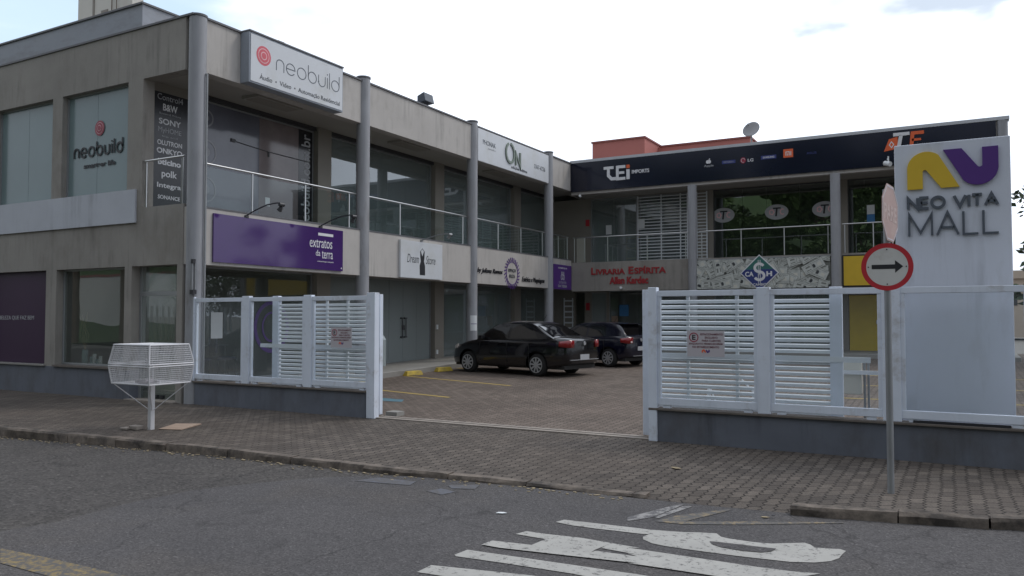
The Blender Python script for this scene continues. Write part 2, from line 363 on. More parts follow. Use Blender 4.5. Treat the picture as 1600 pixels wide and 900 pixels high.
mat('kerb_stone', (0.16, 0.13, 0.105), 0.85, var=0.25, scale=5, bump=0.5, bscale=25, dirt=(0.035, 0.028, 0.023), dscale=3, dlo=0.42, dhi=0.62)
mat('track_stone', (0.27, 0.235, 0.205), 0.8, var=0.15, scale=4, dirt=(0.14, 0.12, 0.1), dscale=3)
mat('walk_slab', (0.27, 0.26, 0.24), 0.7, var=0.1, scale=2.5)
mat('cardboard', (0.34, 0.25, 0.19), 0.85, var=0.1, scale=8)
mat('car_black', (0.003, 0.003, 0.005), 0.25, coat=0.85, spec=0.3)
mat('car_dark_blue', (0.003, 0.004, 0.014), 0.25, coat=0.85, spec=0.3)
mat('car_glass', (0.004, 0.004, 0.005), 0.03, spec=0.7, coat=0.3)
mat('faded_letter', (0.5, 0.38, 0.35), 0.6)
mat('notice_ink', (0.13, 0.02, 0.035), 0.5)
mat('dish_grey', (0.27, 0.27, 0.28), 0.5)
mat('car_trim', (0.018, 0.018, 0.018), 0.6)
mat('tyre', (0.016, 0.016, 0.016), 0.85)
mat('hubcap', (0.5, 0.51, 0.53), 0.35, metal=0.6)
mat('tail_red', (0.24, 0.006, 0.009), 0.12, coat=0.6)
mat('tail_white', (0.65, 0.6, 0.58), 0.2)
mat('plate', (0.42, 0.43, 0.45), 0.5)
mat('chair_blue', (0.02, 0.03, 0.12), 0.6)
mat('mesh_white', (0.6, 0.6, 0.62), 0.5)
mat('leaf_litter', (0.3, 0.24, 0.15), 0.8, var=0.3, scale=20)
mat('vase', (0.3, 0.4, 0.42), 0.3)
mat('cloth_pale', (0.45, 0.5, 0.55), 0.8)
mat('bill', (0.5, 0.52, 0.49), 0.5, var=0.2, scale=9)
mat('bill_dark', (0.05, 0.055, 0.06), 0.5)
mat('bill_mid', (0.2, 0.21, 0.19), 0.5)
mat('olive_letter', (0.16, 0.2, 0.16), 0.4)
mat('box_cream', (0.6, 0.59, 0.52), 0.5)
glass_mat('shop_glass', (0.84, 0.87, 0.85), boost=1.9, base=0.08, milk=0.12, milkcol=(0.28, 0.3, 0.28))
glass_mat('dark_glass', (0.72, 0.77, 0.75), boost=2.2, base=0.13, milk=0.38, milkcol=(0.34, 0.39, 0.39))
glass_mat('mirror_glass', (0.45, 0.5, 0.48), boost=1.6, base=0.22, milk=0.1, milkcol=(0.2, 0.25, 0.2))
glass_mat('rail_glass', (0.86, 0.9, 0.89), boost=2.0, base=0.03, wavy=False)
glass_mat('fence_glass', (0.96, 0.975, 0.98), boost=0.7, base=0.0, milk=0.04, milkcol=(0.7, 0.76, 0.84), wavy=False)
glass_mat('frost_glass', (0.7, 0.75, 0.75), boost=0.9, milk=0.55, milkcol=(0.42, 0.46, 0.46))
paver_mat('paver_walk', (0.086, 0.072, 0.062), (0.14, 0.118, 0.1), (0.016, 0.013, 0.011), 0.0, stain=(0.045, 0.037, 0.031), warm=(0.115, 0.09, 0.073))
paver_mat('paver_yard', (0.125, 0.1, 0.083), (0.185, 0.15, 0.125), (0.035, 0.028, 0.023), 0.0, stain=(0.075, 0.058, 0.048), warm=(0.19, 0.145, 0.12))
asphalt_mat('asphalt_old', (0.07, 0.064, 0.06), coarse=45, contrast=0.4, bump=0.8, patch=(0.05, 0.046, 0.044))
asphalt_mat('asphalt', (0.082, 0.077, 0.077), coarse=80, contrast=0.32, bump=0.45, patch=(0.058, 0.055, 0.056), warm=(0.095, 0.083, 0.073))
worn_paint('road_white', (0.35, 0.34, 0.315), (0.1, 0.095, 0.092), 0.54, 0.63, 22.0)
worn_paint('road_white_worn', (0.26, 0.25, 0.24), (0.09, 0.086, 0.088), 0.46, 0.54, 14.0)
worn_paint('road_yellow', (0.23, 0.165, 0.065), (0.08, 0.075, 0.072), 0.42, 0.54, 20.0)
worn_paint('road_yellow_worn', (0.22, 0.17, 0.1), (0.09, 0.085, 0.08), 0.42, 0.5, 16.0)
worn_paint('yard_yellow', (0.4, 0.29, 0.07), (0.17, 0.14, 0.12), 0.6, 0.72, 12.0)
worn_paint('yard_blue', (0.07, 0.16, 0.2), (0.14, 0.12, 0.1), 0.56, 0.68, 8.0)
worn_paint('road_blue', (0.1, 0.11, 0.14), (0.08, 0.076, 0.077), 0.34, 0.52, 12.0)

# ------------------------------------------------------------------ helpers
class MB:
    """collects shapes; build() links them as ONE mesh object"""
    def __init__(self): self.v = []; self.f = []
    def add(self, vs, fs):
        o = len(self.v); self.v += [tuple(p) for p in vs]; self.f += [tuple(i + o for i in f) for f in fs]; return self
    def box(self, x0, x1, y0, y1, z0, z1):
        v = [(x, y, z) for z in (z0, z1) for y in (y0, y1) for x in (x0, x1)]
        return self.add(v, [(0, 2, 3, 1), (4, 5, 7, 6), (0, 1, 5, 4), (2, 6, 7, 3), (0, 4, 6, 2), (1, 3, 7, 5)])
    def prism(self, pts, z0, z1):            # polygon in XY extruded along Z
        n = len(pts); a = sum(pts[i][0] * pts[(i + 1) % n][1] - pts[(i + 1) % n][0] * pts[i][1] for i in range(n))
        if a < 0: pts = pts[::-1]
        v = [(x, y, z0) for x, y in pts] + [(x, y, z1) for x, y in pts]
        return self.add(v, [tuple(range(n))[::-1], tuple(range(n, 2 * n))] + [(i, (i + 1) % n, n + (i + 1) % n, n + i) for i in range(n)])
    def prism_y(self, pts, y0, y1):          # polygon in XZ extruded along Y
        n = len(pts)
        v = [(x, y0, z) for x, z in pts] + [(x, y1, z) for x, z in pts]
        return self.add(v, [tuple(range(n)), tuple(range(n, 2 * n))[::-1]] + [(i, n + i, n + (i + 1) % n, (i + 1) % n) for i in range(n)])
    def tube(self, pts, r, seg=10, r1=None, closed=False):
        pts = [Vector(p) for p in pts]; n = len(pts); rings = []
        up = None
        for i, p in enumerate(pts):
            if closed: d = pts[(i + 1) % n] - pts[i - 1]
            else: d = pts[min(i + 1, n - 1)] - pts[max(i - 1, 0)]
            d.normalize()
            if up is None: up = Vector((0, 0, 1)) if abs(d.z) < 0.9 else Vector((1, 0, 0))
            a = up.cross(d).normalized(); b = d.cross(a).normalized(); up = b
            rr = r if r1 is None else r + (r1 - r) * i / max(1, n - 1)
            rings.append([p + (a * math.cos(t) + b * math.sin(t)) * rr for t in [2 * PI * k / seg for k in range(seg)]])
        v = [q for rg in rings for q in rg]; f = []
        for i in range(n if closed else n - 1):
            for k in range(seg):
                j = (i + 1) % n
                f.append((i * seg + k, i * seg + (k + 1) % seg, j * seg + (k + 1) % seg, j * seg + k))
        if not closed: f += [tuple(range(seg))[::-1], tuple(range((n - 1) * seg, n * seg))]
        return self.add(v, f)
    def cyl(self, x, y, z0, z1, r, seg=24, r1=None): return self.tube([(x, y, z0), (x, y, z1)], r, seg, r1)
    def ribbon(self, pts, w, z0, z1, closed=False):   # flat 2D stroke of width w in XY, extruded in Z
        n = len(pts); L = []; Rr = []
        for i in range(n):
            p = Vector(pts[i])
            a = Vector(pts[(i - 1) % n]) if (closed or i > 0) else None
            b = Vector(pts[(i + 1) % n]) if (closed or i < n - 1) else None
            d1 = (p - a).normalized() if a is not None else None; d2 = (b - p).normalized() if b is not None else None
            if d1 is None: d1 = d2
            if d2 is None: d2 = d1
            nn = Vector((-(d1.y + d2.y), d1.x + d2.x))
            nn = nn.normalized() if nn.length > 1e-6 else Vector((-d1.y, d1.x))
            s = max(0.35, nn.dot(Vector((-d1.y, d1.x))))
            q = nn * (w / 2 / s); L.append(p + q); Rr.append(p - q)
        v = []
        for z in (z0, z1): v += [(q.x, q.y, z) for q in L] + [(q.x, q.y, z) for q in Rr]
        f = []
        for i in range(n if closed else n - 1):
            j = (i + 1) % n
            f += [(2 * n + i, 3 * n + i, 3 * n + j, 2 * n + j), (i, j, n + j, n + i), (i, 2 * n + i, 2 * n + j, j), (n + i, n + j, 3 * n + j, 3 * n + i)]
        if not closed: f += [(0, n, 3 * n, 2 * n), (n - 1, 3 * n - 1, 4 * n - 1, 2 * n - 1)]
        return self.add(v, f)
    def ring(self, cx, cy, rx, ry, w, z0, z1, a0=0, a1=360, n=36):
        full = abs(a1 - a0) >= 360
        pts = [(cx + rx * math.cos(R(a0 + (a1 - a0) * k / n)), cy + ry * math.sin(R(a0 + (a1 - a0) * k / n))) for k in range(n if full else n + 1)]
        return self.ribbon(pts, w, z0, z1, full)
    def disc(self, cx, cy, rx, ry, z0, z1, n=40):
        return self.prism([(cx + rx * math.cos(2 * PI * k / n), cy + ry * math.sin(2 * PI * k / n)) for k in range(n)], z0, z1)
    def wall(self, u0, u1, z0, z1, d0, d1, holes, axis='x'):
        """wall with rectangular openings; u along axis, d = thickness range; holes = (u0,u1,z0,z1)"""
        us = sorted({u0, u1, *[h for q in holes for h in q[:2]]}); zs = sorted({z0, z1, *[h for q in holes for h in q[2:]]})
        us = [u for u in us if u0 <= u <= u1]; zs = [z for z in zs if z0 <= z <= z1]
        def full(i, j):
            if i < 0 or j < 0 or i >= len(us) - 1 or j >= len(zs) - 1: return False
            cu, cz = (us[i] + us[i + 1]) / 2, (zs[j] + zs[j + 1]) / 2
            return not any(h[0] < cu < h[1] and h[2] < cz < h[3] for h in holes)
        P = (lambda u, d, z: (u, d, z)) if axis == 'x' else (lambda u, d, z: (d, u, z))
        for i in range(len(us) - 1):
            for j in range(len(zs) - 1):
                if not full(i, j): continue
                a, b, c, d = us[i], us[i + 1], zs[j], zs[j + 1]
                self.add([P(a, d0, c), P(b, d0, c), P(b, d0, d), P(a, d0, d)], [(0, 1, 2, 3)])
                self.add([P(a, d1, c), P(b, d1, c), P(b, d1, d), P(a, d1, d)], [(3, 2, 1, 0)])
                if not full(i - 1, j): self.add([P(a, d0, c), P(a, d1, c), P(a, d1, d), P(a, d0, d)], [(0, 1, 2, 3)])
                if not full(i + 1, j): self.add([P(b, d0, c), P(b, d1, c), P(b, d1, d), P(b, d0, d)], [(3, 2, 1, 0)])
                if not full(i, j - 1): self.add([P(a, d0, c), P(b, d0, c), P(b, d1, c), P(a, d1, c)], [(0, 1, 2, 3)])
                if not full(i, j + 1): self.add([P(a, d0, d), P(b, d0, d), P(b, d1, d), P(a, d1, d)], [(3, 2, 1, 0)])
        return self
    def build(self, name, m, parent=None, smooth=False, bevel=0.0, loc=None, kind=None):
        me = bpy.data.meshes.new(name); me.from_pydata(self.v, [], self.f); me.validate()
        bm = bmesh.new(); bm.from_mesh(me)
        bmesh.ops.remove_doubles(bm, verts=bm.verts, dist=1e-5)
        bmesh.ops.recalc_face_normals(bm, faces=bm.faces)
        bm.to_mesh(me); bm.free()
        o = bpy.data.objects.new(name, me); col.objects.link(o)
        me.materials.append(M[m] if isinstance(m, str) else m)
        if smooth:
            for p in me.polygons: p.use_smooth = True
            me.set_sharp_from_angle(angle=R(38))
        if bevel:
            b = o.modifiers.new('bevel', 'BEVEL'); b.width = bevel; b.segments = 2; b.limit_method = 'ANGLE'; b.angle_limit = R(40)
        if parent: o.parent = parent
        if loc: o.location = loc
        if kind: o['kind'] = kind
        return o

def tag(o, label, cat, group=None):
    o['label'] = label; o['category'] = cat
    if group: o['group'] = group
    return o
def thing(name, label, cat, loc=(0, 0, 0), rot=(0, 0, 0), group=None):
    o = bpy.data.objects.new(name, None); col.objects.link(o)
    o.empty_display_size = 0.2
    o.location = loc; o.rotation_euler = rot
    return tag(o, label, cat, group)
def copy_tree(o, parent=None):
    c = o.copy(); col.objects.link(c)
    if parent: c.parent = parent
    for ch in list(o.children): copy_tree(ch, c)
    return c
STREET = (R(90), 0, 0)              # sign facing the street (-Y); local x = +X, y = up, z = out
YARD = (R(90), 0, R(90))            # sign facing the yard (+X);  local x = +Y, y = up, z = out
def text(body, x0, x1, y0, y1, z, m, parent, name='lettering', depth=0.004, bold=0.0, shear=0.0):
    cu = bpy.data.curves.new('t', 'FONT'); cu.body = body; cu.size = 1.0; cu.extrude = 0.0; cu.offset = bold; cu.shear = shear
    cu.resolution_u = 4; cu.extrude = 0.5
    to = bpy.data.objects.new('t', cu); col.objects.link(to)
    bpy.context.view_layer.update()
    me = bpy.data.meshes.new_from_object(to.evaluated_get(bpy.context.evaluated_depsgraph_get()))
    bpy.data.objects.remove(to); bpy.data.curves.remove(cu)
    xs = [v.co.x for v in me.vertices]; ys = [v.co.y for v in me.vertices]
    ax, bx, ay, by = min(xs), max(xs), min(ys), max(ys)
    for v in me.vertices:
        v.co = ((v.co.x - ax) / (bx - ax) * (x1 - x0) + x0, (v.co.y - ay) / (by - ay) * (y1 - y0) + y0, z + depth * (v.co.z + 0.5))
    me.materials.clear(); me.materials.append(M[m]); me.name = name
    o = bpy.data.objects.new(name, me); col.objects.link(o); o.parent = parent
    return o
def clip_poly(poly, x0, x1, y0, y1):
    def cl(pts, inside, inter):
        out = []
        for i in range(len(pts)):
            a, b = pts[i - 1], pts[i]
            if inside(b):
                if not inside(a): out.append(inter(a, b))
                out.append(b)
            elif inside(a): out.append(inter(a, b))
        return out
    def ix(v): return lambda a, b: (v, a[1] + (b[1] - a[1]) * (v - a[0]) / (b[0] - a[0]))
    def iy(v): return lambda a, b: (a[0] + (b[0] - a[0]) * (v - a[1]) / (b[1] - a[1]), v)
    for ins, it in ((lambda p: p[0] >= x0, ix(x0)), (lambda p: p[0] <= x1, ix(x1)), (lambda p: p[1] >= y0, iy(y0)), (lambda p: p[1] <= y1, iy(y1))):
        if len(poly) < 3: return []
        poly = cl(poly, ins, it)
    return poly

# ------------------------------------------------------------------ terrain
def yard_z(y): return max(0.0, 0.02 * (y - 10.2))
def road_z(x): return -0.03 - 0.011 * min(9.0, max(0.0, -3.0 - x))
g = MB()
g.add([(-700, -700, -0.2), (700, -700, -0.2), (700, 900, -0.2), (-700, 900, -0.2)], [(0, 1, 2, 3)])
g.build('ground', 'earth', kind='structure')
KERB = [(-40, 6.1), (-12, 6.43), (-8.2, 6.66), (-5.2, 6.68), (-2.42, 6.8), (-1.1, 6.86), (0.21, 7.12), (1.2, 7.35), (12, 7.6)]
def kerb_y(x):
    for (a, ya), (b, yb) in zip(KERB, KERB[1:]):
        if x <= b: return ya + (yb - ya) * (x - a) / (b - a)
    return KERB[-1][1]
def strip(xs, ys_f, zf, name, m, nrows):
    mb = MB(); v = []; f = []
    for x in xs:
        ys = ys_f(x)
        for k in range(nrows + 1):
            y = ys[0] + (ys[1] - ys[0]) * k / nrows; v.append((x, y, zf(x, y)))
    for i in range(len(xs) - 1):
        for k in range(nrows):
            a = i * (nrows + 1) + k; f.append((a, a + nrows + 1, a + nrows + 2, a + 1))
    mb.add(v, f); o = mb.build(name, m, kind='structure', smooth=True); return o
XS = [-40 + 0.5 * i for i in range(0, 105)]
strip(XS, lambda x: (-9.0, kerb_y(x) + 0.1), lambda x, y: road_z(x), 'road', 'asphalt_old', 6)
def walk_z(x, y):
    rise = max(0.0, min(1.0, (x + 1.2) / 0.15)) * 0.045 * max(0.0, 1 - (y - kerb_y(x)) / 2.2)
    dip = max(0.0, min(1.0, (x + 2.9) / 0.5)) * (1.0 if x < -1.19 else 0.0) * -0.024 * max(0.0, 1 - (y - kerb_y(x)) / 0.5)
    return rise + dip + 0.002 * math.sin(x * 2.1 + y)
XW = [-40 + 0.5 * i for i in range(0, 56)] + [-12 + 0.1 * i for i in range(0, 241)]  # finer near the camera
strip(XW, lambda x: (kerb_y(x) + (0.0 if -2.6 < x < -1.05 else 0.04), 9.86), walk_z, 'pavement', 'paver_walk', 24)
strip([-12.1, -8, -4, 0, 4, 8, 12], lambda x: (9.86, 30.0), lambda x, y: yard_z(y) + 0.002, 'courtyard_paving', 'paver_yard', 60)
# newer asphalt layer with its curved edge, laid over the old surface
edge = [(-8.6, 1.2), (-7.2, 2.4), (-6.5, 3.37), (-6.35, 3.87), (-6.45, 4.54), (-6.39, 5.2), (-6.1, 5.75), (-5.75, 6.2), (-5.3, 6.52)]
mb = MB()
pts = edge + [(-5.0, 6.66)] + [(x, kerb_y(x) + 0.03) for x in (-4.4, -3.8, -3.0, -2.42, -1.8, -1.1, -0.4, 0.2, 1.2, 4, 8, 11.9)] + [(11.9, -8.5), (-8.6, -8.5)]
fine = []
for i in range(len(pts)):
    a, b = Vector(pts[i]), Vector(pts[(i + 1) % len(pts)])
    k = max(1, int((b - a).length / 0.4)) if i < 10 else 1
    for j in range(k):
        q = a.lerp(b, j / k); w = 0.02 if 0 < i < 9 else 0
        fine.append((q.x + random.uniform(-w, w), q.y + random.uniform(-w, w)))
for a_, b_ in ((-30, -3.0), (-3.0, 30)):
    q_ = clip_poly(fine, a_, b_, -30, 30)
    mb.add([(x, y, road_z(x) + 0.006) for x, y in q_], [tuple(range(len(q_)))])
o = mb.build('road_resurfacing', 'asphalt', kind='structure')
# edge stones
def kerb_stone(mb, x0, x1, top0, top1, wob=0.01, w=0.13, dy=0.0):
    n = max(2, int((x1 - x0) / 0.15)); prof = []
    for i in range(n + 1):
        x = x0 + (x1 - x0) * i / n; y = kerb_y(x) + dy; t = top0 + (top1 - top0) * i / n
        j = lambda s: random.uniform(-s, s)
        prof.append([(x, y + j(wob) * 0.6, -0.25), (x, y + j(wob) * 0.7, t - 0.025 + j(wob) * 0.5), (x, y + 0.02 + j(wob) * 0.5, t + j(wob) * 0.3), (x, y + w, t + j(wob) * 0.2), (x, y + w, -0.25)])
    v = [p for q in prof for p in q]; f = []
    for i in range(n):
        for k in range(4): a = i * 5 + k; f.append((a, a + 5, a + 6, a + 1))
    f += [(0, 1, 2, 3, 4), tuple(range(n * 5, n * 5 + 5))[::-1]]
    mb.add(v, f)
mb = MB(); x = -39.0
while x < -2.55:
    L = random.uniform(0.85, 1.1); e = min(x + L, -2.42)
    kerb_stone(mb, x, e - 0.012, 0.008 + random.uniform(-0.006, 0.006), 0.008 + random.uniform(-0.006, 0.006), 0.012); x = e
mb.build('kerb', 'kerb_stone', kind='structure', smooth=True)
mb = MB()
kerb_stone(mb, -1.2, -0.42, 0.05, 0.055, 0.014, 0.14, -0.03)
kerb_stone(mb, -0.41, 0.2, 0.06, 0.05, 0.014, 0.14, -0.02)
kerb_stone(mb, 0.215, 1.1, 0.06, 0.085, 0.012, 0.14, 0.0)
kerb_stone(mb, 1.12, 2.1, 0.08, 0.08, 0.012, 0.14, 0.0)
mb.build('raised_kerb', 'kerb_stone', kind='structure', smooth=True)
# gate track
mb = MB()
mb.box(-8.0, -3.4, 9.87, 9.97, -0.02, 0.016); mb.box(-8.0, -3.4, 9.985, 10.0, -0.02, 0.022); mb.box(-8.0, -3.4, 10.015, 10.12, -0.02, 0.016)
mb.build('gate_track_strip', 'track_stone', kind='structure')
# raised walkway in front of the shops
mb = MB()
def ramp_box(mb, x0, x1, y0, y1, h, zb=-0.1):
    v = [(x0, y0, zb), (x1, y0, zb), (x1, y1, zb), (x0, y1, zb), (x0, y0, yard_z(y0) + h), (x1, y0, yard_z(y0) + h), (x1, y1, yard_z(y1) + h), (x0, y1, yard_z(y1) + h)]
    mb.add(v, [(0, 3, 2, 1), (4, 5, 6, 7), (0, 1, 5, 4), (1, 2, 6, 5), (2, 3, 7, 6), (3, 0, 4, 7)])
ramp_box(mb, -14.0, -12.05, 10.05, 28.0, 0.13)
ramp_box(mb, -12.045, 1.6, 26.2, 28.0, 0.13)
mb.build('shop_walkway', 'walk_slab', kind='structure', bevel=0.012)
# yard markings (thin sheets)
def sheet(poly, zf, name, m, dz=0.004):
    mb = MB()
    for a_, b_ in ((-30, -3.0), (-3.0, 30)):
        q_ = clip_poly([tuple(p) for p in poly], a_, b_, -30, 40)
        if len(q_) > 2: mb.add([(x, y, zf(x, y) + dz) for x, y in q_], [tuple(range(len(q_)))])
    return mb.build(name, m, kind='structure')
yz = lambda x, y: yard_z(y) + 0.002
def line(a, b, w, *k):
    a, b = Vector(a), Vector(b); d = (b - a).normalized(); n = Vector((-d.y, d.x)) * w / 2
    return sheet([tuple(a + n), tuple(a - n), tuple(b - n), tuple(b + n)], *k)
for a, b in (((-12.0, 15.97), (-8.39, 15.0)), ((-12.0, 13.5), (-8.43, 12.68)), ((-12.0, 18.45), (-9.5, 17.8)), ((-1.9, 13.4), (1.4, 13.6)), ((-1.9, 15.6), (1.4, 15.8)), ((-1.9, 18.0), (1.4, 18.2)), ((-1.9, 20.4), (1.4, 20.6))):
    line(a, b, 0.09, yz, 'parking_line', 'yard_yellow')
sheet([(-11.6, 12.3), (-9.0, 12.02), (-8.85, 11.75), (-10.2, 11.6), (-11.6, 11.7)], yz, 'blue_parking_patch', 'yard_blue')
rz = lambda x, y: road_z(x) + 0.006
RM = {'w1':[(-2.774,5.686),(-2.742,5.785),(-2.126,5.83),(-2.056,5.831),(-1.806,5.888),(-1.7,5.939),(-1.579,5.974),(-1.528,5.901),(-1.471,5.881),(-1.284,5.875),(-1.169,5.899),(-1.081,5.96),(-0.966,6.037),(-0.923,6.008),(-0.885,5.948),(-0.793,5.968),(-0.722,5.993),(-0.683,5.964),(-0.697,5.861),(-0.704,5.765),(-0.746,5.67),(-0.833,5.587),(-0.976,5.524),(-1.111,5.509),(-1.277,5.488),(-1.469,5.478),(-1.668,5.471),(-1.825,5.474),(-1.916,5.493),(-2.004,5.557),(-2.029,5.62),(-2.012,5.705),(-2.075,5.688),(-2.242,5.677),(-2.411,5.661),(-2.614,5.657)],'hole':[(-1.567,5.73),(-1.519,5.744),(-1.309,5.759),(-1.111,5.775),(-1.129,5.695),(-1.185,5.637),(-1.306,5.615),(-1.458,5.628),(-1.53,5.668)],'w2':[(-2.881,5.228),(-2.848,5.337),(-2.669,5.342),(-2.402,5.373),(-2.17,5.355),(-1.948,5.338),(-2.031,5.307),(-1.719,5.308),(-1.424,5.308),(-1.144,5.309),(-0.924,5.326),(-0.766,5.366),(-0.831,5.282),(-0.981,5.157),(-1.278,5.102),(-1.461,5.098),(-1.646,5.079),(-1.769,5.098),(-1.982,5.179),(-1.892,5.185),(-2.185,5.205),(-2.179,5.297),(-2.206,5.154),(-2.21,5.037),(-2.248,5.004),(-2.606,4.969),(-2.648,5.026),(-2.624,5.218),(-2.737,5.22)],'w3':[(-2.955,4.862),(-2.942,4.985),(-2.648,5.026),(-2.606,4.969),(-2.248,5.004),(-2.21,5.037),(-2.19,5.117),(-1.873,5.133),(-1.962,5.127),(-1.636,5.172),(-1.38,5.143),(-1.112,5.157),(-0.978,5.143),(-1.25,4.991),(-1.613,4.98),(-1.902,4.97),(-1.825,5.0),(-2.309,4.926),(-2.808,4.856)],'w4':[(-2.997,4.578),(-2.983,4.719),(-2.336,4.76),(-1.75,4.794),(-1.477,4.807),(-1.424,4.632),(-1.766,4.585),(-2.129,4.607),(-2.565,4.586),(-2.971,4.555)],'w5':[(-3.005,4.155),(-3.005,4.316),(-2.345,4.451),(-1.738,4.513),(-1.669,4.332),(-2.262,4.22)],'f1':[(-2.332,6.097),(-2.125,6.689),(-2.058,6.757),(-2.16,6.194),(-2.291,5.991)],'f2':[(-2.15,6.2),(-2.056,6.668),(-1.981,6.711),(-2.102,6.2)],'y1':[(-2.098,6.084),(-2.012,6.33),(-1.691,6.769),(-1.661,6.746),(-1.889,6.201),(-1.49,6.415),(-0.793,6.781),(-0.789,6.752),(-1.469,6.323),(-1.873,6.111)],'yel':[(-5.97,3.224),(-5.463,3.245),(-4.969,3.248),(-4.2,3.239),(-4.528,3.003),(-5.074,3.016),(-5.602,3.028)],'b1':[(-5.274,6.225),(-5.164,6.461),(-4.697,6.478),(-4.643,6.3)],'b2':[(-4.352,6.155),(-4.282,6.317),(-4.084,6.259),(-4.125,6.086)],'b3':[(-4.309,6.467),(-4.047,6.632),(-3.983,6.435),(-4.2,6.358)]}
for k_, m_, n_, d_ in (('w1', 'road_white', 'road_marking', 0.004), ('w2', 'road_white', 'road_marking', 0.0045), ('w3', 'road_white', 'road_marking', 0.008), ('w4', 'road_white', 'road_marking', 0.004), ('w5', 'road_white', 'road_marking', 0.004), ('hole', 'asphalt', 'road_bare_patch', 0.008), ('f1', 'road_white_worn', 'faded_road_marking', 0.004), ('f2', 'road_white_worn', 'faded_road_marking', 0.004), ('y1', 'road_yellow_worn', 'faded_road_marking', 0.004), ('yel', 'road_yellow', 'yellow_road_line', 0.004), ('b1', 'road_blue', 'faded_blue_paint', 0.004), ('b2', 'road_blue', 'faded_blue_paint', 0.004), ('b3', 'road_blue', 'faded_blue_paint', 0.004)):
    sheet(RM[k_], rz, n_, m_, d_)
# ------------------------------------------------------------------ the mall building
B = tag(bpy.data.objects.new('mall_building', None), 'two storey grey concrete shopping building wrapped round the paved yard', 'building')
col.objects.link(B); B.location = (-12.25, 9.8, 0)
_Bl = Vector(B.location)
def bp(mb, name, m, parent=None, **k):
    o = mb.build(name, m, B if parent is None else parent, **k)
    if parent is None: o.matrix_parent_inverse = Matrix.Translation(-_Bl)
    return o
XL = -26.0
SL0, SL1, FA0, FA1 = 2.56, 3.6, 6.17, 7.17       # slab band, roof band
GX = -13.9                                        # shop front plane of the left wing
# street wall with openings
ops = []
for k in range(3):
    x1 = -14.07 - k * 2.42
    x0 = x1 - 2.07 if k else -16.2
    ops.append((x0 if k else -16.2, x1, 4.05, 6.18))
    ops.append((x0 if k else -16.3, x1, 0.56, SL0))
ops = [(-16.2, -14.05, 4.05, 6.18), (-16.3, -14.07, 0.56, SL0), (-18.7, -16.54, 4.05, 6.18), (-19.0, -16.66, 0.56, SL0),
       (-21.2, -19.05, 4.05, 6.18), (-21.6, -19.4, 0.56, SL0), (-23.7, -21.55, 4.05, 6.18), (-24.2, -22.0, 0.56, SL0),
       (-13.86, -12.55, -0.05, SL0), (-13.6, -12.4, 3.68, 6.18)]
mb = MB(); mb.wall(XL, -12.4, -0.2, FA1, 9.8, 10.05, ops + [(XL - 1, -13.86, -0.3, 0.56)])
bp(mb, 'street_wall', 'concrete_shaded')
mb = MB(); mb.box(XL, -13.86, 9.785, 10.05, -0.2, 0.56)
bp(mb, 'base_course', 'plinth_paint')
mb = MB(); mb.box(XL, -13.74, 9.76, 9.797, 3.4, 4.045)
bp(mb, 'painted_band', 'band_paint')
# parapet capping
mb = MB(); mb.box(XL, -12.18, 9.775, 10.08, FA1 + 0.002, FA1 + 0.04); mb.box(-12.48, -12.165, 10.082, 26.3, FA1 + 0.002, FA1 + 0.04)
bp(mb, 'parapet_capping', 'capping')
# set back roof block
mb = MB(); mb.box(XL, -13.9, 9.97, 25.9, FA1 + 0.042, 7.76)
rb = bp(mb, 'roof_block', 'roof_metal')
mb = MB(); mb.box(XL - 0.02, -13.87, 9.94, 25.92, 7.762, 7.8)
bp(mb, 'capping', 'capping', rb)
# yard side bands
mb = MB(); mb.box(-12.45, -12.2, 10.055, 26.35, FA0, FA1); bp(mb, 'roof_band', 'concrete')
mb = MB(); mb.box(-12.45, -12.2, 9.82, 26.35, SL0, SL1 + 0.02); bp(mb, 'floor_band', 'concrete')
mb = MB(); mb.box(-12.46, -12.19, 10.06, 26.34, SL1 + 0.022, SL1 + 0.05); bp(mb, 'floor_edge_trim', 'capping')
# slabs and soffits
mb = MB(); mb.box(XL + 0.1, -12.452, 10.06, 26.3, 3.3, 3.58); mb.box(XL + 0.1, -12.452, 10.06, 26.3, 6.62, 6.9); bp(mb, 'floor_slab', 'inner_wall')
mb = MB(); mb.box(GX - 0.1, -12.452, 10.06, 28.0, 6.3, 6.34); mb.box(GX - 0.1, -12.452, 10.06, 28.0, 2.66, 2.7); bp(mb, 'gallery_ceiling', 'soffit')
# soffit light trays
for y in (11.9, 16.9, 21.8):
    mb = MB(); mb.box(-13.25, -12.75, y, y + 1.3, 6.24, 6.297)
    t_ = bp(mb, 'ceiling_light', 'soffit'); mb = MB(); mb.box(-13.18, -12.82, y + 0.06, y + 1.24, 6.232, 6.238); bp(mb, 'diffuser', 'inner_wall', t_)
# round columns
CY = [9.95, 14.7, 19.6, 24.6]
for y in CY:
    ct = 7.165 if y < 10 else 7.26
    mb = MB(); mb.cyl(-12.25, y, 0, ct, 0.158, 28); c_ = bp(mb, 'column', 'column_paint', smooth=True)
    mb = MB(); mb.cyl(-12.25, y, ct + 0.006, ct + 0.044, 0.172, 28); bp(mb, 'column_cap', 'capping', c_)
BXC = [-7.68, -3.17, 1.27]
for x in BXC:
    mb = MB(); mb.cyl(x, 26.3 if x < 1 else 26.42, 0, 6.018 if x < 1 else 7.165, 0.148, 28); bp(mb, 'column', 'column_paint', smooth=True)
# piers along the shop fronts of the left wing
for y in (15.02, 20.12, 25.1):
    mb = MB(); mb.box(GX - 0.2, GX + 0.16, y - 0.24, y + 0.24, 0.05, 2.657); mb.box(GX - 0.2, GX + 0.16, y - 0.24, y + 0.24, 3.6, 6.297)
    bp(mb, 'shop_pier', 'inner_wall')
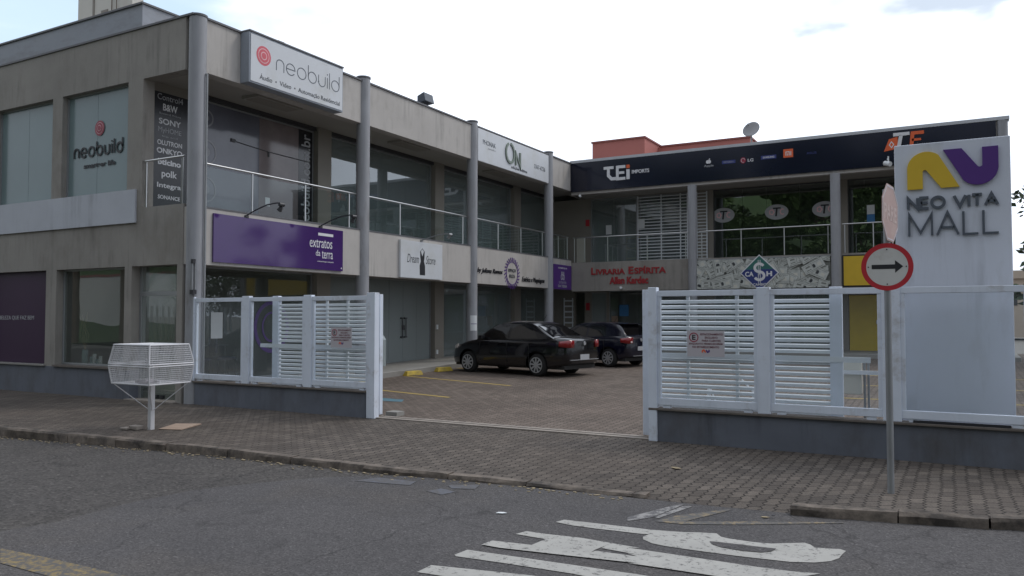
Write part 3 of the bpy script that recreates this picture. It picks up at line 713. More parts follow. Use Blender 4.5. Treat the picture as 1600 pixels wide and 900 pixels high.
# interior: rear wall, cross walls, floors, ceilings
mb = MB()
mb.box(-19.2, -19.05, 15.1, 27.9, 0, 6.6)
for y in (14.95, 20.05, 25.03): mb.box(-19.04, GX - 0.21, y, y + 0.14, 0.05, 3.29); mb.box(-19.04, GX - 0.21, y, y + 0.14, 3.59, 6.6)
mb.box(-19.04, GX - 0.12, 27.95, 28.1, 0, 6.6); mb.box(-25.9, -25.8, 10.06, 15.1, 0, 6.6); mb.box(-25.79, -19.05, 14.95, 15.09, 0.05, 3.29); mb.box(-25.79, -19.05, 14.95, 15.09, 3.59, 6.6)
bp(mb, 'interior_wall', 'room_wall')
mb = MB(); mb.box(-25.8, GX - 0.02, 10.06, 28.0, 0.1, 0.16); mb.box(-25.8, GX - 0.02, 10.06, 28, 3.582, 3.6)
bp(mb, 'interior_floor', 'room_floor')
# --- glazing helpers
def front(ys, z0, z1, x, gm, jamb=0.035, m_frame='alu_frame', top=True, name='shop_window'):
    """shop front in the plane X=x: frame (part) with its panes (sub-part)"""
    f = MB(); p = MB()
    y0, y1 = ys[0], ys[-1]
    f.box(x - 0.04, x + 0.02, y0, y1, z0, z0 + jamb); f.box(x - 0.04, x + 0.02, y0, y1, z1 - jamb, z1)
    f.box(x - 0.04, x + 0.02, y0, y0 + jamb, z0 + jamb, z1 - jamb); f.box(x - 0.04, x + 0.02, y1 - jamb, y1, z0 + jamb, z1 - jamb)
    for a, b in zip(ys, ys[1:]):
        p.box(x - 0.014, x - 0.004, max(a, y0 + jamb) + 0.004, min(b, y1 - jamb) - 0.004, z0 + jamb, z1 - jamb)
    fo = bp(f, name, m_frame); bp(p, 'pane', gm, fo)
    return fo
def front_x(xs, z0, z1, y, gm, jamb=0.035, m_frame='alu_frame', name='shop_window'):
    f = MB(); p = MB(); x0, x1 = xs[0], xs[-1]
    f.box(x0, x1, y - 0.02, y + 0.04, z0, z0 + jamb); f.box(x0, x1, y - 0.02, y + 0.04, z1 - jamb, z1)
    f.box(x0, x0 + jamb, y - 0.02, y + 0.04, z0 + jamb, z1 - jamb); f.box(x1 - jamb, x1, y - 0.02, y + 0.04, z0 + jamb, z1 - jamb)
    for a, b in zip(xs, xs[1:]):
        p.box(max(a, x0 + jamb) + 0.004, min(b, x1 - jamb) - 0.004, y + 0.004, y + 0.014, z0 + jamb, z1 - jamb)
    fo = bp(f, name, m_frame); bp(p, 'pane', gm, fo)
    return fo
# street windows
front_x([-16.2, -15.2, -14.05], 4.05, 6.18, 9.93, 'film_teal')
for a, b in ((-18.7, -16.54), (-21.2, -19.05), (-23.7, -21.55)): front_x([a, (a + b) / 2, b], 4.05, 6.18, 9.93, 'film_teal')
mb = MB(); mb.box(-16.3, -14.0, 9.74, 9.93, 0.562, 0.6); bp(mb, 'window_sill', 'ledge_stone')
front_x([-16.3, -14.07], 0.602, SL0, 9.97, 'shop_glass', name='street_window')
mb = MB(); mb.box(-19.05, -16.62, 9.745, 9.93, 0.562, 0.59); bp(mb, 'window_sill', 'walk_slab')
front_x([-21.6, -19.4], 0.562, SL0, 9.97, 'shop_glass', name='street_window')
front_x([-24.2, -22.0], 0.562, SL0, 9.97, 'shop_glass', name='street_window')
# street entrance: door leaves below, fixed light above
mb = MB(); mb.box(-13.86, -12.55, 9.98, 10.04, 1.99, 2.07); mb.box(-13.86, -13.8, 9.98, 10.04, 0.0, 1.99); mb.box(-13.86, -13.8, 9.98, 10.04, 2.07, SL0)
d_ = bp(mb, 'entrance_door', 'alu_frame')
mb = MB(); mb.box(-13.8, -13.25, 9.995, 10.005, 0.02, 1.985); mb.box(-13.24, -12.6, 9.995, 10.005, 0.02, 1.985); mb.box(-13.8, -12.56, 9.995, 10.005, 2.075, SL0); bp(mb, 'pane', 'shop_glass', d_)
mb = MB(); mb.box(-13.36, -13.28, 9.97, 10.02, 0.03, 0.1); mb.box(-13.2, -13.12, 9.97, 10.02, 0.03, 0.1); bp(mb, 'door_latch', 'ink', d_)
mb = MB(); mb.box(-13.9, -12.5, 9.7, 10.1, -0.05, 0.02); bp(mb, 'doorstep', 'track_stone')
mb = MB(); mb.box(-13.85, -12.6, 10.3, 10.34, 0.16, 0.85); bp(mb, 'inner_counter', 'box_cream')
# ground floor yard fronts
front([10.1, 11.6, 12.9, 14.76], 0.2, 2.655, GX, 'shop_glass')
front([15.28, 16.6, 17.85, 18.5, 19.15, 19.86], 0.26, 2.655, GX, 'frost_glass')
front([20.38, 22.0, 23.4, 24.84], 0.3, 2.655, GX, 'dark_glass')
front([25.36, 26.6, 27.95], 0.4, 2.655, GX, 'dark_glass')
mb = MB()
for y in (18.42, 18.58):
    mb.tube([(GX + 0.05, y, 1.0), (GX + 0.05, y, 1.55)], 0.014, 8); mb.box(GX, GX + 0.05, y - 0.06, y + 0.06, 0.98, 1.02); mb.box(GX, GX + 0.05, y - 0.06, y + 0.06, 1.52, 1.56)
mb.box(GX, GX + 0.03, 18.45, 18.55, 1.2, 1.34)
bp(mb, 'door_handles', 'dark_frame')
mb = MB(); mb.box(GX + 0.161, GX + 0.19, 19.93, 20.02, 1.2, 1.34); mb.box(GX + 0.161, GX + 0.19, 19.93, 20.02, 0.45, 0.58); bp(mb, 'wall_socket', 'paper')
# upper floor yard fronts
front([11.08, 11.95, 12.9, 13.78, 14.76], 3.62, 6.2, GX, 'dark_glass', name='upper_window')
front([15.28, 16.4, 17.5, 18.6, 19.86], 3.62, 6.2, GX, 'dark_glass', name='upper_window')
front([20.38, 21.4, 22.4, 23.4, 24.84], 3.62, 6.2, GX, 'dark_glass', name='upper_window')
front([25.36, 26.6, 27.9], 3.62, 6.2, GX, 'dark_glass', name='upper_window')
mb = MB(); mb.box(GX - 0.03, GX + 0.02, 10.06, 11.07, 3.6, 6.297); bp(mb, 'end_wall_panel', 'inner_wall')
mb = MB(); mb.box(GX - 0.1, GX + 0.1, 11.075, 27.9, 6.202, 6.298); bp(mb, 'window_head', 'dark_frame')
# --- railings
def railing(pa, pb, posts, z=3.62, top=4.48, glass=True, rail=True):
    a, b = Vector(pa), Vector(pb); d = (b - a).normalized(); m = MB()
    if rail: m.tube([(a.x, a.y, top), (b.x, b.y, top)], 0.021, 10)
    r = bp(m, 'railing', 'steel', smooth=True)
    m = MB()
    for s in posts:
        q = a + d * s
        m.tube([(q.x, q.y, z), (q.x, q.y, top - 0.022)], 0.019, 8)
    bp(m, 'railing_posts', 'steel', r, smooth=True)
    if glass:
        m = MB(); n = Vector((-d.y, d.x)) * 0.004
        q0, q1 = a + d * 0.03, b - d * 0.03
        m.prism([tuple(q0 - n), tuple(q1 - n), tuple(q1 + n), tuple(q0 + n)], z + 0.05, top - 0.06)
        bp(m, 'glass_panel', 'rail_glass', r)
    return r
railing((-12.3, 10.12), (-12.3, 14.53), [1.23, 2.72, 4.15])
railing((-12.3, 14.87), (-12.3, 19.43), [1.35, 4.3])
railing((-12.3, 19.77), (-12.3, 24.43), [1.42, 2.9, 4.45])
railing((-12.3, 24.77), (-12.3, 26.3), [0.7, 1.45])
railing((-13.58, 9.85), (-12.44, 9.85), [0.05, 1.08], z=3.68, top=4.58, glass=False)
# ------------------------------------------------------------------ rear wing (still the same building)
YB, YI = 26.35, 28.0
mb = MB(); mb.box(-12.19, 1.4, YB, YB + 0.25, 6.02, 7.17); bp(mb, 'rear_roof_band', 'concrete')
mb = MB(); mb.box(-12.21, 1.45, YB - 0.06, YB + 0.32, 7.172, 7.27); bp(mb, 'rear_capping', 'capping_pale')
mb = MB(); mb.box(-12.19, 1.4, YB, YB + 0.25, 2.5, 3.54); bp(mb, 'rear_floor_band', 'concrete_shaded')
mb = MB(); mb.box(-13.9, 1.4, YB + 0.252, 36, 3.25, 3.5); mb.box(-20, 1.4, YB + 0.252, 36, 6.65, 7.0); bp(mb, 'rear_slab', 'inner_wall')
mb = MB(); mb.box(-12.3, 1.4, YB + 0.252, YI + 0.1, 6.1, 6.14); mb.box(-12.3, 1.4, YB + 0.252, YI + 0.1, 2.66, 2.7); bp(mb, 'rear_gallery_ceiling', 'soffit')
mb = MB(); mb.box(-13.9, 1.4, YB + 0.27, YI + 3.9, 3.502, 3.56); mb.box(-13.9, 1.4, YI + 0.05, YI + 3.9, 0.3, 0.4); bp(mb, 'rear_floor', 'room_floor')
up = [(-12.14, -8.3, 3.56, 6.08), (-7.42, -3.5, 3.56, 6.08), (-3.0, 0.9, 3.56, 6.08)]
dn = [(-12.82, -12.4, 0.35, 2.5), (-12.12, -11.5, 0.4, 2.5), (-11.4, -8.2, 0.9, 2.55), (-7.42, -3.5, 0.35, 2.6), (-3.02, -2.05, 0.45, 2.3), (-1.7, 0.9, 0.9, 2.6)]
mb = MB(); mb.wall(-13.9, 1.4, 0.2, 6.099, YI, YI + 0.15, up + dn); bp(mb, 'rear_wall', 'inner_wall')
mb = MB(); mb.box(-13.9, 1.4, 31.9, 32.05, 0, 6.6); mb.box(1.25, 1.4, 26.62, 31.88, 0, 6.6); mb.box(-14.0, -13.9, 28.16, 31.88, 0, 6.6); mb.box(-13.88, -12.3, 29.2, 29.3, 0.3, 3.24); mb.box(-7.9, -7.8, 28.16, 31.88, 0.4, 6.6); mb.box(-3.3, -3.2, 28.16, 31.88, 0.4, 6.6)
bp(mb, 'rear_interior_wall', 'room_wall')
front_x([-12.14, -11.2, -10.28], 3.57, 6.08, YI + 0.04, 'dark_glass', name='upper_window')
front_x([-10.2, -9.3, -8.3], 3.57, 6.08, YI + 0.1, 'dark_glass', name='upper_window')
front_x([-7.42, -6.4, -5.6, -4.5, -3.5], 3.57, 6.08, YI + 0.04, 'mirror_glass', name='upper_window', m_frame='dark_frame')
front_x([-3.0, -2.5, -1.2, 0.0, 0.9], 3.57, 6.08, YI + 0.04, 'mirror_glass', name='upper_window', m_frame='dark_frame')
front_x([-11.4, -10.3, -9.3, -8.2], 0.9, 2.55, YI + 0.04, 'shop_glass'); front_x([-12.12, -11.5], 0.4, 2.5, YI + 0.04, 'frost_glass')
front_x([-7.42, -6.4, -5.4, -4.4, -3.5], 0.36, 2.6, YI + 0.04, 'dark_glass')
front_x([-1.7, -0.6, 0.9], 0.9, 2.6, YI + 0.04, 'dark_glass')
mb = MB(); mb.box(-12.72, -12.36, YI - 0.03, YI - 0.004, 3.6, 4.6); bp(mb, 'gallery_door', 'box_cream')
mb = MB(); mb.box(-3.0, -2.07, YI + 0.03, YI + 0.08, 0.46, 2.28); yd = bp(mb, 'yellow_door', 'yellow_wall')
mb = MB(); mb.box(-2.2, -2.12, YI - 0.01, YI + 0.028, 1.35, 1.47); bp(mb, 'lock_plate', 'paper', yd)
# roll-down security grilles
def grille(x0, x1, z0, z1, y, n, uprights, name='security_grille', t=0.018):
    m = MB()
    for k in range(n):
        z = z0 + (z1 - z0) * (k + 0.5) / n; m.box(x0, x1, y - 0.01, y + 0.01, z - t, z + t)
    g_ = bp(m, name, 'white_slat')
    m = MB()
    for x_ in uprights: m.box(x_ - 0.022, x_ + 0.022, y - 0.035, y - 0.012, z0, z1)
    bp(m, 'grille_posts', 'white_slat', g_)
grille(-10.24, -8.32, 3.6, 6.05, YI - 0.02, 21, (-10.22, -9.32, -8.6, -8.34))
grille(-8.02, -7.62, 3.6, 6.05, YI - 0.02, 21, (-8.0, -7.64))
grille(-13.27, -12.87, 0.6, 2.3, YI - 0.02, 8, (-13.25, -12.89), t=0.03)
for y0 in (20.5, 22.7):
    mb = MB()
    for k in range(30): mb.box(GX - 0.2, GX - 0.18, y0, y0 + 1.7, 3.7 + k * 0.08, 3.75 + k * 0.08)
    bp(mb, 'window_blind', 'white_slat')
# rear railings
railing((-12.15, 26.42), (-7.86, 26.42), [0.05, 0.45, 1.35, 2.83, 4.2], z=3.56, top=4.45, glass=False)
railing((-7.5, 26.42), (-3.34, 26.42), [0.1, 1.41, 2.77, 4.09], z=3.56, top=4.45, glass=False)
railing((-3.0, 26.42), (1.1, 26.42), [0.07, 0.88, 1.41, 2.7, 4.0], z=3.56, top=4.45, glass=False)
# conduit and rod on the corner column
mb = MB(); mb.tube([(-12.07, 10.02, 0.3), (-12.07, 10.02, 6.1), (-12.2, 10.1, 6.16)], 0.02, 8); bp(mb, 'conduit', 'galvanised', smooth=True)
mb = MB(); mb.tube([(-12.13, 9.8, 2.02), (-12.13, 9.8, 2.62)], 0.018, 8); mb.tube([(-12.1, 9.84, 2.04), (-12.1, 9.84, 2.6)], 0.012, 8); ar = bp(mb, 'closer_rod', 'galvanised', smooth=True)
mb = MB(); mb.box(-12.16, -12.07, 9.77, 9.85, 2.0, 2.08); mb.box(-12.15, -12.09, 9.78, 9.84, 2.56, 2.64); bp(mb, 'rod_clamps', 'ink', ar)

# ------------------------------------------------------------------ buildings behind
t = thing('apartment_tower', 'tall cream apartment tower rising behind the left roof', 'tower', (-88, 66, 0))
mb = MB(); mb.box(-96.3, -85.6, 60, 61.5, 0, 52); o = mb.build('tower_wall', 'cream_render', t, loc=(88, -66, 0))
mb = MB(); mb.box(-93.2, -92.9, 59.9, 60, 0, 52)
for z in range(6, 50, 4): mb.box(-91.5, -90.2, 59.93, 60, z, z + 1.3)
mb.build('tower_windows', 'inner_wall', t, loc=(88, -66, 0))
mb = MB(); mb.tube([(-89.2, 59.8, 0), (-89.2, 59.8, 52)], 0.06, 6); mb.tube([(-88.3, 59.8, 0), (-88.3, 59.8, 52)], 0.05, 6); mb.build('drain_pipes', 'bark', t, loc=(88, -66, 0))
t = thing('pink_building', 'salmon pink rendered block with stepped flat roof behind the rear wing', 'building', (-12, 40, 0))
mb = MB(); mb.box(-15.5, -12.8, 36, 42, 0, 10.12); mb.box(-12.798, -8.3, 38, 42, 0, 10.02); mb.build('wall', 'pink_render', t, loc=(12, -40, 0))
mb = MB(); mb.box(-15.55, -12.75, 35.95, 42, 10.122, 10.2); mb.box(-12.7, -8.25, 37.95, 42, 10.022, 10.1); mb.build('roof_edge', 'pink_dark', t, loc=(12, -40, 0))
t = thing('distant_house', 'pale brown house beyond the yard at the right edge', 'house', (6.5, 72, 0))
mb = MB(); mb.box(2.2, 12, 70, 76, 0, 4.4); mb.build('wall', 'far_wall', t, loc=(-6.5, -72, 0))
mb = MB(); mb.prism_y([(2.0, 4.4), (12.2, 4.4), (11.4, 5.0), (2.8, 5.0)], 69.8, 76.2); mb.build('roof', 'far_wall', t, loc=(-6.5, -72, 0))
mb = MB(); [mb.box(x_, x_ + 0.9, 69.95, 70.0, 2.4, 3.6) for x_ in (3.2, 5.2, 7.2, 9.2)]; mb.build('windows', 'dark_frame', t, loc=(-6.5, -72, 0))

# ------------------------------------------------------------------ street fences on their low walls
def low_wall(x0, x1, label, name='low_wall'):
    t = thing(name, label, 'wall', ((x0 + x1) / 2, 9.92, 0))
    L = Vector(t.location)
    mb = MB(); mb.box(x0, x1, 9.85, 10.0, -0.1, 0.395); mb.build('wall_body', 'plinth_paint', t, loc=-L)
    mb = MB(); mb.box(x0 - 0.03, x1 + 0.03, 9.815, 10.03, 0.397, 0.425); mb.build('coping', 'ledge_stone', t, loc=-L, bevel=0.004)
low_wall(-12.09, -8.12, 'low grey rendered wall carrying the fence by the shop corner')
low_wall(-3.43, 5.5, 'long low grey rendered wall behind the round road sign')
FY = 9.88
def fence(name, label, posts, end_post, gaps, x0, x1):
    t = thing(name, label, 'fence', ((x0 + x1) / 2, FY, 0.42)); L = -Vector(t.location)
    for a, b in posts:
        mb = MB(); mb.box(a, b, FY - 0.045, FY + 0.045, 0.427, 1.95); mb.build('post', 'white_metal', t, loc=L, bevel=0.006)
    a, b = end_post
    mb = MB(); mb.box(a, b, FY - 0.06, FY + 0.06, 0.0, 1.97); mb.build('end_post', 'white_metal', t, loc=L, bevel=0.006)
    for a, b in gaps:
        mb = MB()
        mb.box(a, b, FY - 0.03, FY + 0.03, 1.855, 1.925); mb.box(a, b, FY - 0.03, FY + 0.03, 0.465, 0.555)
        mb.box(a, a + 0.045, FY - 0.025, FY + 0.025, 0.555, 1.855); mb.box(b - 0.045, b, FY - 0.025, FY + 0.025, 0.555, 1.855)
        f = mb.build('pane_frame', 'white_metal', t, loc=L, bevel=0.004)
        mb = MB(); mb.box(a + 0.045, b - 0.045, FY - 0.004, FY + 0.004, 0.555, 1.855); mb.build('pane', 'fence_glass', f)
        for xx in (a + 0.12, b - 0.12):
            mb = MB(); mb.box(xx - 0.05, xx + 0.05, FY - 0.02, FY + 0.02, 0.427, 0.465); mb.build('spacer', 'white_metal', f)
    return t
fence('glass_fence', 'white framed glass fence panel in front of the corner shop with chairs', [(-12.28, -12.11), (-10.88, -10.71), (-9.44, -9.27)], (-8.09, -7.93), [(-12.11, -10.88), (-10.71, -9.44), (-9.27, -8.09)], -12.28, -7.93)
fence('glass_fence', 'white framed glass fence beneath the tall white totem sign', [(-2.09, -1.94), (-0.72, -0.53), (0.68, 0.85), (2.3, 2.47), (3.9, 4.07)], (-3.46, -3.35), [(-3.35, -2.09), (-1.94, -0.72), (-0.53, 0.68), (0.85, 2.3), (2.47, 3.9)], -3.46, 4.07)
small_slot = MB(); small_slot.box(-0.42, 0.5, 9.83, 9.87, 0.427, 0.452); tag(small_slot.build('dark_slot_strip', 'ink'), 'black strip painted in for the dark slot under the fence pane in front of the totem', 'strip')  # black strip stands in for the shade of the gap under the pane
GY = 10.12
def gate(label, x0, x1, wide0, wide1, inner, s0, s1, tab):
    t = thing('sliding_gate', label, 'gate', ((x0 + x1) / 2, GY, 0.03)); L = -Vector(t.location)
    for a, b, z0 in ((x0, x0 + wide0, 0.03), (x1 - wide1, x1, 0.03)):
        mb = MB(); mb.box(a, b, GY - 0.04, GY + 0.04, z0, 1.95); mb.build('stile', 'white_metal', t, loc=L, bevel=0.005)
    mb = MB(); mb.box(x0 + wide0, x1 - wide1, GY - 0.03, GY + 0.03, 1.86, 1.93); mb.build('top_rail', 'white_metal', t, loc=L)
    mb = MB(); mb.box(x0 + wide0, x1 - wide1, GY - 0.03, GY + 0.03, 0.08, 0.16); mb.build('bottom_rail', 'white_metal', t, loc=L)
    mb = MB(); mb.box(x0 + (-0.28 if tab < 0 else wide0), x1 + (0.3 if tab > 0 else -wide1), GY - 0.045, GY - 0.012, 1.055, 1.12); mb.build('middle_rail', 'white_slat', t, loc=L)
    for xx in inner:
        mb = MB(); mb.box(xx - 0.02, xx + 0.02, GY + 0.012, GY + 0.04, 0.162, 1.858); mb.build('upright', 'white_slat', t, loc=L)
    mb = MB(); z = 0.2
    while z < 1.83:
        if not 1.03 < z < 1.14: mb.add([(s0, GY - 0.01, z), (s1, GY - 0.01, z), (s1, GY + 0.01, z + 0.012), (s0, GY + 0.01, z + 0.012), (s0, GY - 0.01, z + 0.034), (s1, GY - 0.01, z + 0.034), (s1, GY + 0.01, z + 0.046), (s0, GY + 0.01, z + 0.046)], [(0, 3, 2, 1), (4, 5, 6, 7), (0, 1, 5, 4), (2, 3, 7, 6), (1, 2, 6, 5), (3, 0, 4, 7)])
        z += 0.068
    mb.build('slats', 'white_slat', t, loc=L)
gate('white slatted sliding gate leaf parked behind the fence by the corner shop', -10.4, -8.03, 0.14, 0.1, (-9.2, -8.75), -10.26, -8.13, -1)
gate('white slatted sliding gate leaf parked behind the fence left of the totem sign', -3.63, -1.16, 0.11, 0.14, (-3.03, -2.4), -3.52, -1.3, 1)
mb = MB(); mb.box(-8.0, -7.78, 10.2, 10.4, 0.0, 0.07); tag(mb.build('gate_stop_block', 'walk_slab'), 'small concrete block at the foot of the left gate leaf', 'stop block')
# gate keypad behind the left gate leaf
t = thing('post_box', 'clear plastic leaflet box on a thin white post behind the left gate leaf', 'box', (-8.62, 10.75, 0.0))
mb = MB(); mb.box(-0.02, 0.02, -0.02, 0.02, 0, 0.8); mb.build('post', 'white_metal', t)
mb = MB(); mb.prism_y([(-0.1, 0.75), (0.14, 0.75), (0.14, 1.2), (0.09, 1.27), (-0.1, 1.27)], -0.06, 0.06); mb.build('clear_box', 'frost_glass', t)
# gate motor and its stand
t = thing('gate_motor', 'cream gate motor box on a thin leg behind the fence', 'gate motor', (-1.1, 10.75, 0.01))
mb = MB(); mb.box(-0.17, 0.08, -0.08, 0.1, 0.62, 1.04); mb.build('motor_box', 'box_cream', t, bevel=0.012)
mb = MB(); mb.box(0.1, 0.125, -0.01, 0.02, 0, 1.04); mb.box(0.145, 0.17, -0.01, 0.02, 0, 1.04); mb.build('leg', 'galvanised', t)
mb = MB(); mb.box(-0.2, 0.48, -0.12, -0.09, 0.87, 0.92); mb.box(0.1, 0.16, -0.09, 0.02, 0.88, 0.91); mb.build('guide_bar', 'white_slat', t)
t = thing('bicycle_rack', 'low white tube rack behind the right gate slats', 'rack', (-3.05, 11.2, 0.02))
mb = MB(); mb.tube([(0, 0, 0), (0, 0, 0.55)], 0.025, 8); mb.tube([(0.02, 0, 0.55), (0.25, 0, 0.02)], 0.012, 8); mb.tube([(0.62, 0.0, 0), (0.62, 0, 0.55)], 0.025, 8); mb.tube([(0.6, 0, 0.55), (0.38, 0, 0.78)], 0.012, 8); mb.build('tube_frame', 'white_slat', t, smooth=True)
# side boundary fence of the yard
t = thing('side_fence', 'white slatted boundary fence at the far right of the yard', 'fence', (3.2, 14, 0))
mb = MB(); mb.box(1.75, 1.85, 10.4, 26.0, 0, 0.3); mb.build('base_wall', 'band_paint', t, loc=(-3.2, -14, 0))
for k in range(9):
    y = 10.5 + k * 1.9; mb = MB(); mb.box(1.77, 1.83, y, y + 0.06, 0.302, 2.0); mb.build('post', 'white_metal', t, loc=(-3.2, -14, 0))
mb = MB()
for k in range(56): mb.box(1.76, 1.772, 10.6 + k * 0.28, 10.72 + k * 0.28, 0.32, 1.98)
mb.build('slats', 'white_slat', t, loc=(-3.2, -14, 0))
# ------------------------------------------------------------------ totem
t = thing('totem_sign', 'tall white totem with yellow and violet arch emblem over grey mall lettering', 'totem sign', (-0.01, 10.3, 0), STREET)
mb = MB(); mb.box(-0.58, 0.58, 0.0, 3.6, -0.32, 0.0); mb.build('slab', 'totem_white', t, bevel=0.008)
def arc(cx, cy, r, a0, a1, n=20): return [(cx + r * math.cos(R(a0 + (a1 - a0) * k / n)), cy + r * math.sin(R(a0 + (a1 - a0) * k / n))) for k in range(n + 1)]
D = 0.03
# yellow arch: left leg rising into a rounded top and falling as a slanted foot
mb = MB()
o1 = [(-0.445, 3.065)] + arc(-0.25, 3.30, 0.195, 180, 48) + [(0.085, 3.065), (-0.10, 3.065), (-0.245, 3.275)] + arc(-0.262, 3.262, 0.022, 40, 180, 6) + [(-0.284, 3.065)]
mb.prism(o1, 0.004, D); mb.build('yellow_arch', 'yellow', t, bevel=0.002)
mb = MB()
o2 = [(-0.075, 3.50), (0.11, 3.50), (0.262, 3.288)] + arc(0.285, 3.30, 0.025, 215, 355, 6) + [(0.31, 3.495), (0.465, 3.495)] + arc(0.268, 3.27, 0.197, 0, -138)
mb.prism(o2, 0.004, D); mb.build('violet_arch', 'purple_matte', t, bevel=0.002)
def strokes(mb, glyphs, x0, x1, y0, y1, w, z0, z1, gap=0.28):
    """glyphs: list of (advance width, [paths]) on a unit-height box"""
    tot = sum(g_[0] for g_ in glyphs) + gap * (len(glyphs) - 1)
    k = (x1 - x0 - w) / tot; h = y1 - y0 - w; x = x0 + w / 2
    for adv, paths in glyphs:
        for p in paths:
            closed = p[0] == 'c'; q = p[1] if closed else p
            mb.ribbon([(x + a * k, y0 + w / 2 + b * h) for a, b in q], w, z0, z1, closed)
        x += (adv + gap) * k
def ell(cx, cy, rx, ry, a0=0, a1=360, n=24): 
    full = abs(a1 - a0) >= 360
    return [(cx + rx * math.cos(R(a0 + (a1 - a0) * k / n)), cy + ry * math.sin(R(a0 + (a1 - a0) * k / n))) for k in range(n if full else n + 1)]
G = {'N': (.62, [[(0, 0), (0, 1), (.62, 0), (.62, 1)]]), 'E': (.5, [[(.5, 0), (0, 0), (0, 1), (.5, 1)], [(0, .52), (.45, .52)]]), 'O': (.8, [('c', ell(.4, .5, .4, .5))]),
     'V': (.72, [[(0, 1), (.36, 0), (.72, 1)]]), 'I': (.0, [[(0, 0), (0, 1)]]), 'T': (.6, [[(0, 1), (.6, 1)], [(.3, 0), (.3, 1)]]), 'A': (.74, [[(0, 0), (.37, 1), (.74, 0)], [(.14, .33), (.6, .33)]]),
     'M': (.82, [[(0, 0), (0, 1), (.41, .12), (.82, 1), (.82, 0)]]), 'L': (.5, [[(0, 1), (0, 0), (.5, 0)]]), ' ': (.22, [])}
mb = MB(); strokes(mb, [G[c] for c in 'NEO VITA'], -0.455, 0.465, 2.825, 2.98, 0.031, 0.004, 0.026, 0.2); mb.build('lettering', 'letter_grey', t)
mb = MB(); strokes(mb, [G[c] for c in 'MALL'], -0.445, 0.465, 2.515, 2.795, 0.024, 0.004, 0.026, 0.18); mb.build('lettering', 'letter_grey', t)

# ------------------------------------------------------------------ signs of the left wing
def neo(mb, x0, x1, y0, xh, w, z0, z1, gp=.26):
    """thin round lower-case lettering, unit x-height glyphs"""
    g_ = {'n': (.8, [[(0, 0), (0, .55)] + ell(.4, .6, .4, .4, 180, 0, 12) + [(.8, 0)]]), 'e': (.95, [ell(.475, .5, .475, .5, -35, -360, 20) + [(0, .5)]]), 'o': (.98, [('c', ell(.49, .5, .49, .5))]),
         'b': (.95, [[(0, 1.5), (0, .5)], ('c', ell(.475, .5, .475, .5))]), 'u': (.8, [[(0, 1), (0, .4)] + ell(.4, .4, .4, .4, 180, 360, 12) + [(.8, 1)]]), 'i': (.0, [[(0, 0), (0, 1)], [(0, 1.22), (0, 1.36)]]),
         'l': (.0, [[(0, 0), (0, 1.5)]]), 'd': (.95, [[(.95, 1.5), (.95, .5)], ('c', ell(.475, .5, .475, .5))])}
    tot = sum(g_[c][0] for c in 'neobuild') + gp * 7; k = (x1 - x0) / tot; x = x0
    for c in 'neobuild':
        for p in g_[c][1]:
            cl = p[0] == 'c'; q = p[1] if cl else p
            mb.ribbon([(x + a * k, y0 + b * xh) for a, b in q], w, z0, z1, cl)
        x += (g_[c][0] + gp) * k
t = thing('lightbox_sign', 'boxy pale sign with red disc logo and thin round lettering on the roof band', 'sign', (-12.19, 12.27, 6.62), YARD)
mb = MB(); mb.box(-1.36, 1.36, -0.44, 0.56, 0.0, 0.235); mb.build('case', 'sign_case', t)
mb = MB(); mb.box(-1.33, 1.33, -0.41, 0.52, 0.236, 0.25); mb.build('face_panel', 'sign_white', t)
mb = MB(); mb.box(-1.37, 1.37, 0.562, 0.59, -0.01, 0.26); mb.build('top_flashing', 'capping', t)
for i, (rr, m_) in enumerate(((0.19, 'logo_red'), (0.145, 'logo_pink'), (0.13, 'logo_red'), (0.08, 'logo_pink'), (0.062, 'logo_red'))):
    mb = MB(); mb.disc(-1.0, 0.16, rr, rr * 1.02, 0.2505 + i * 0.002, 0.252 + i * 0.002); mb.build('logo_disc', m_, t)
mb = MB(); neo(mb, -0.66, 1.22, -0.03, 0.235, 0.017, 0.2505, 0.254); mb.build('lettering', 'letter_grey', t)
text('Áudio  •  Vídeo  •  Automação Residencial', -1.1, 1.24, -0.345, -0.205, 0.2505, 'ink_grey', t)
mb = MB(); mb.tube([(-12.25, 12.0, 7.21), (-12.25, 12.0, 7.3)], 0.025, 8); mb.tube([(-12.25, 11.94, 7.32), (-12.2, 12.06, 7.3)], 0.045, 8)
tag(mb.build('roof_lamp', 'dark_frame'), 'small dark lamp standing on the roof edge above the lightbox sign', 'lamp')
t = thing('floodlight', 'grey floodlight tilted on the roof edge between two columns', 'floodlight', (-12.3, 17.3, 7.21))
mb = MB(); mb.tube([(0, -0.12, 0), (0, -0.12, 0.12)], 0.018, 8); mb.tube([(0, 0.12, 0), (0, 0.12, 0.12)], 0.018, 8); mb.build('bracket', 'galvanised', t)
mb = MB(); mb.add([(-0.14, -0.17, 0.06), (-0.14, 0.17, 0.06), (-0.14, -0.17, 0.27), (-0.14, 0.17, 0.27), (0.16, -0.21, 0.1), (0.16, 0.21, 0.1), (0.1, -0.21, 0.34), (0.1, 0.21, 0.34)], [(0, 1, 3, 2), (4, 6, 7, 5), (0, 2, 6, 4), (1, 5, 7, 3), (2, 3, 7, 6), (0, 4, 5, 1)]); mb.build('housing', 'letter_grey', t, bevel=0.01)
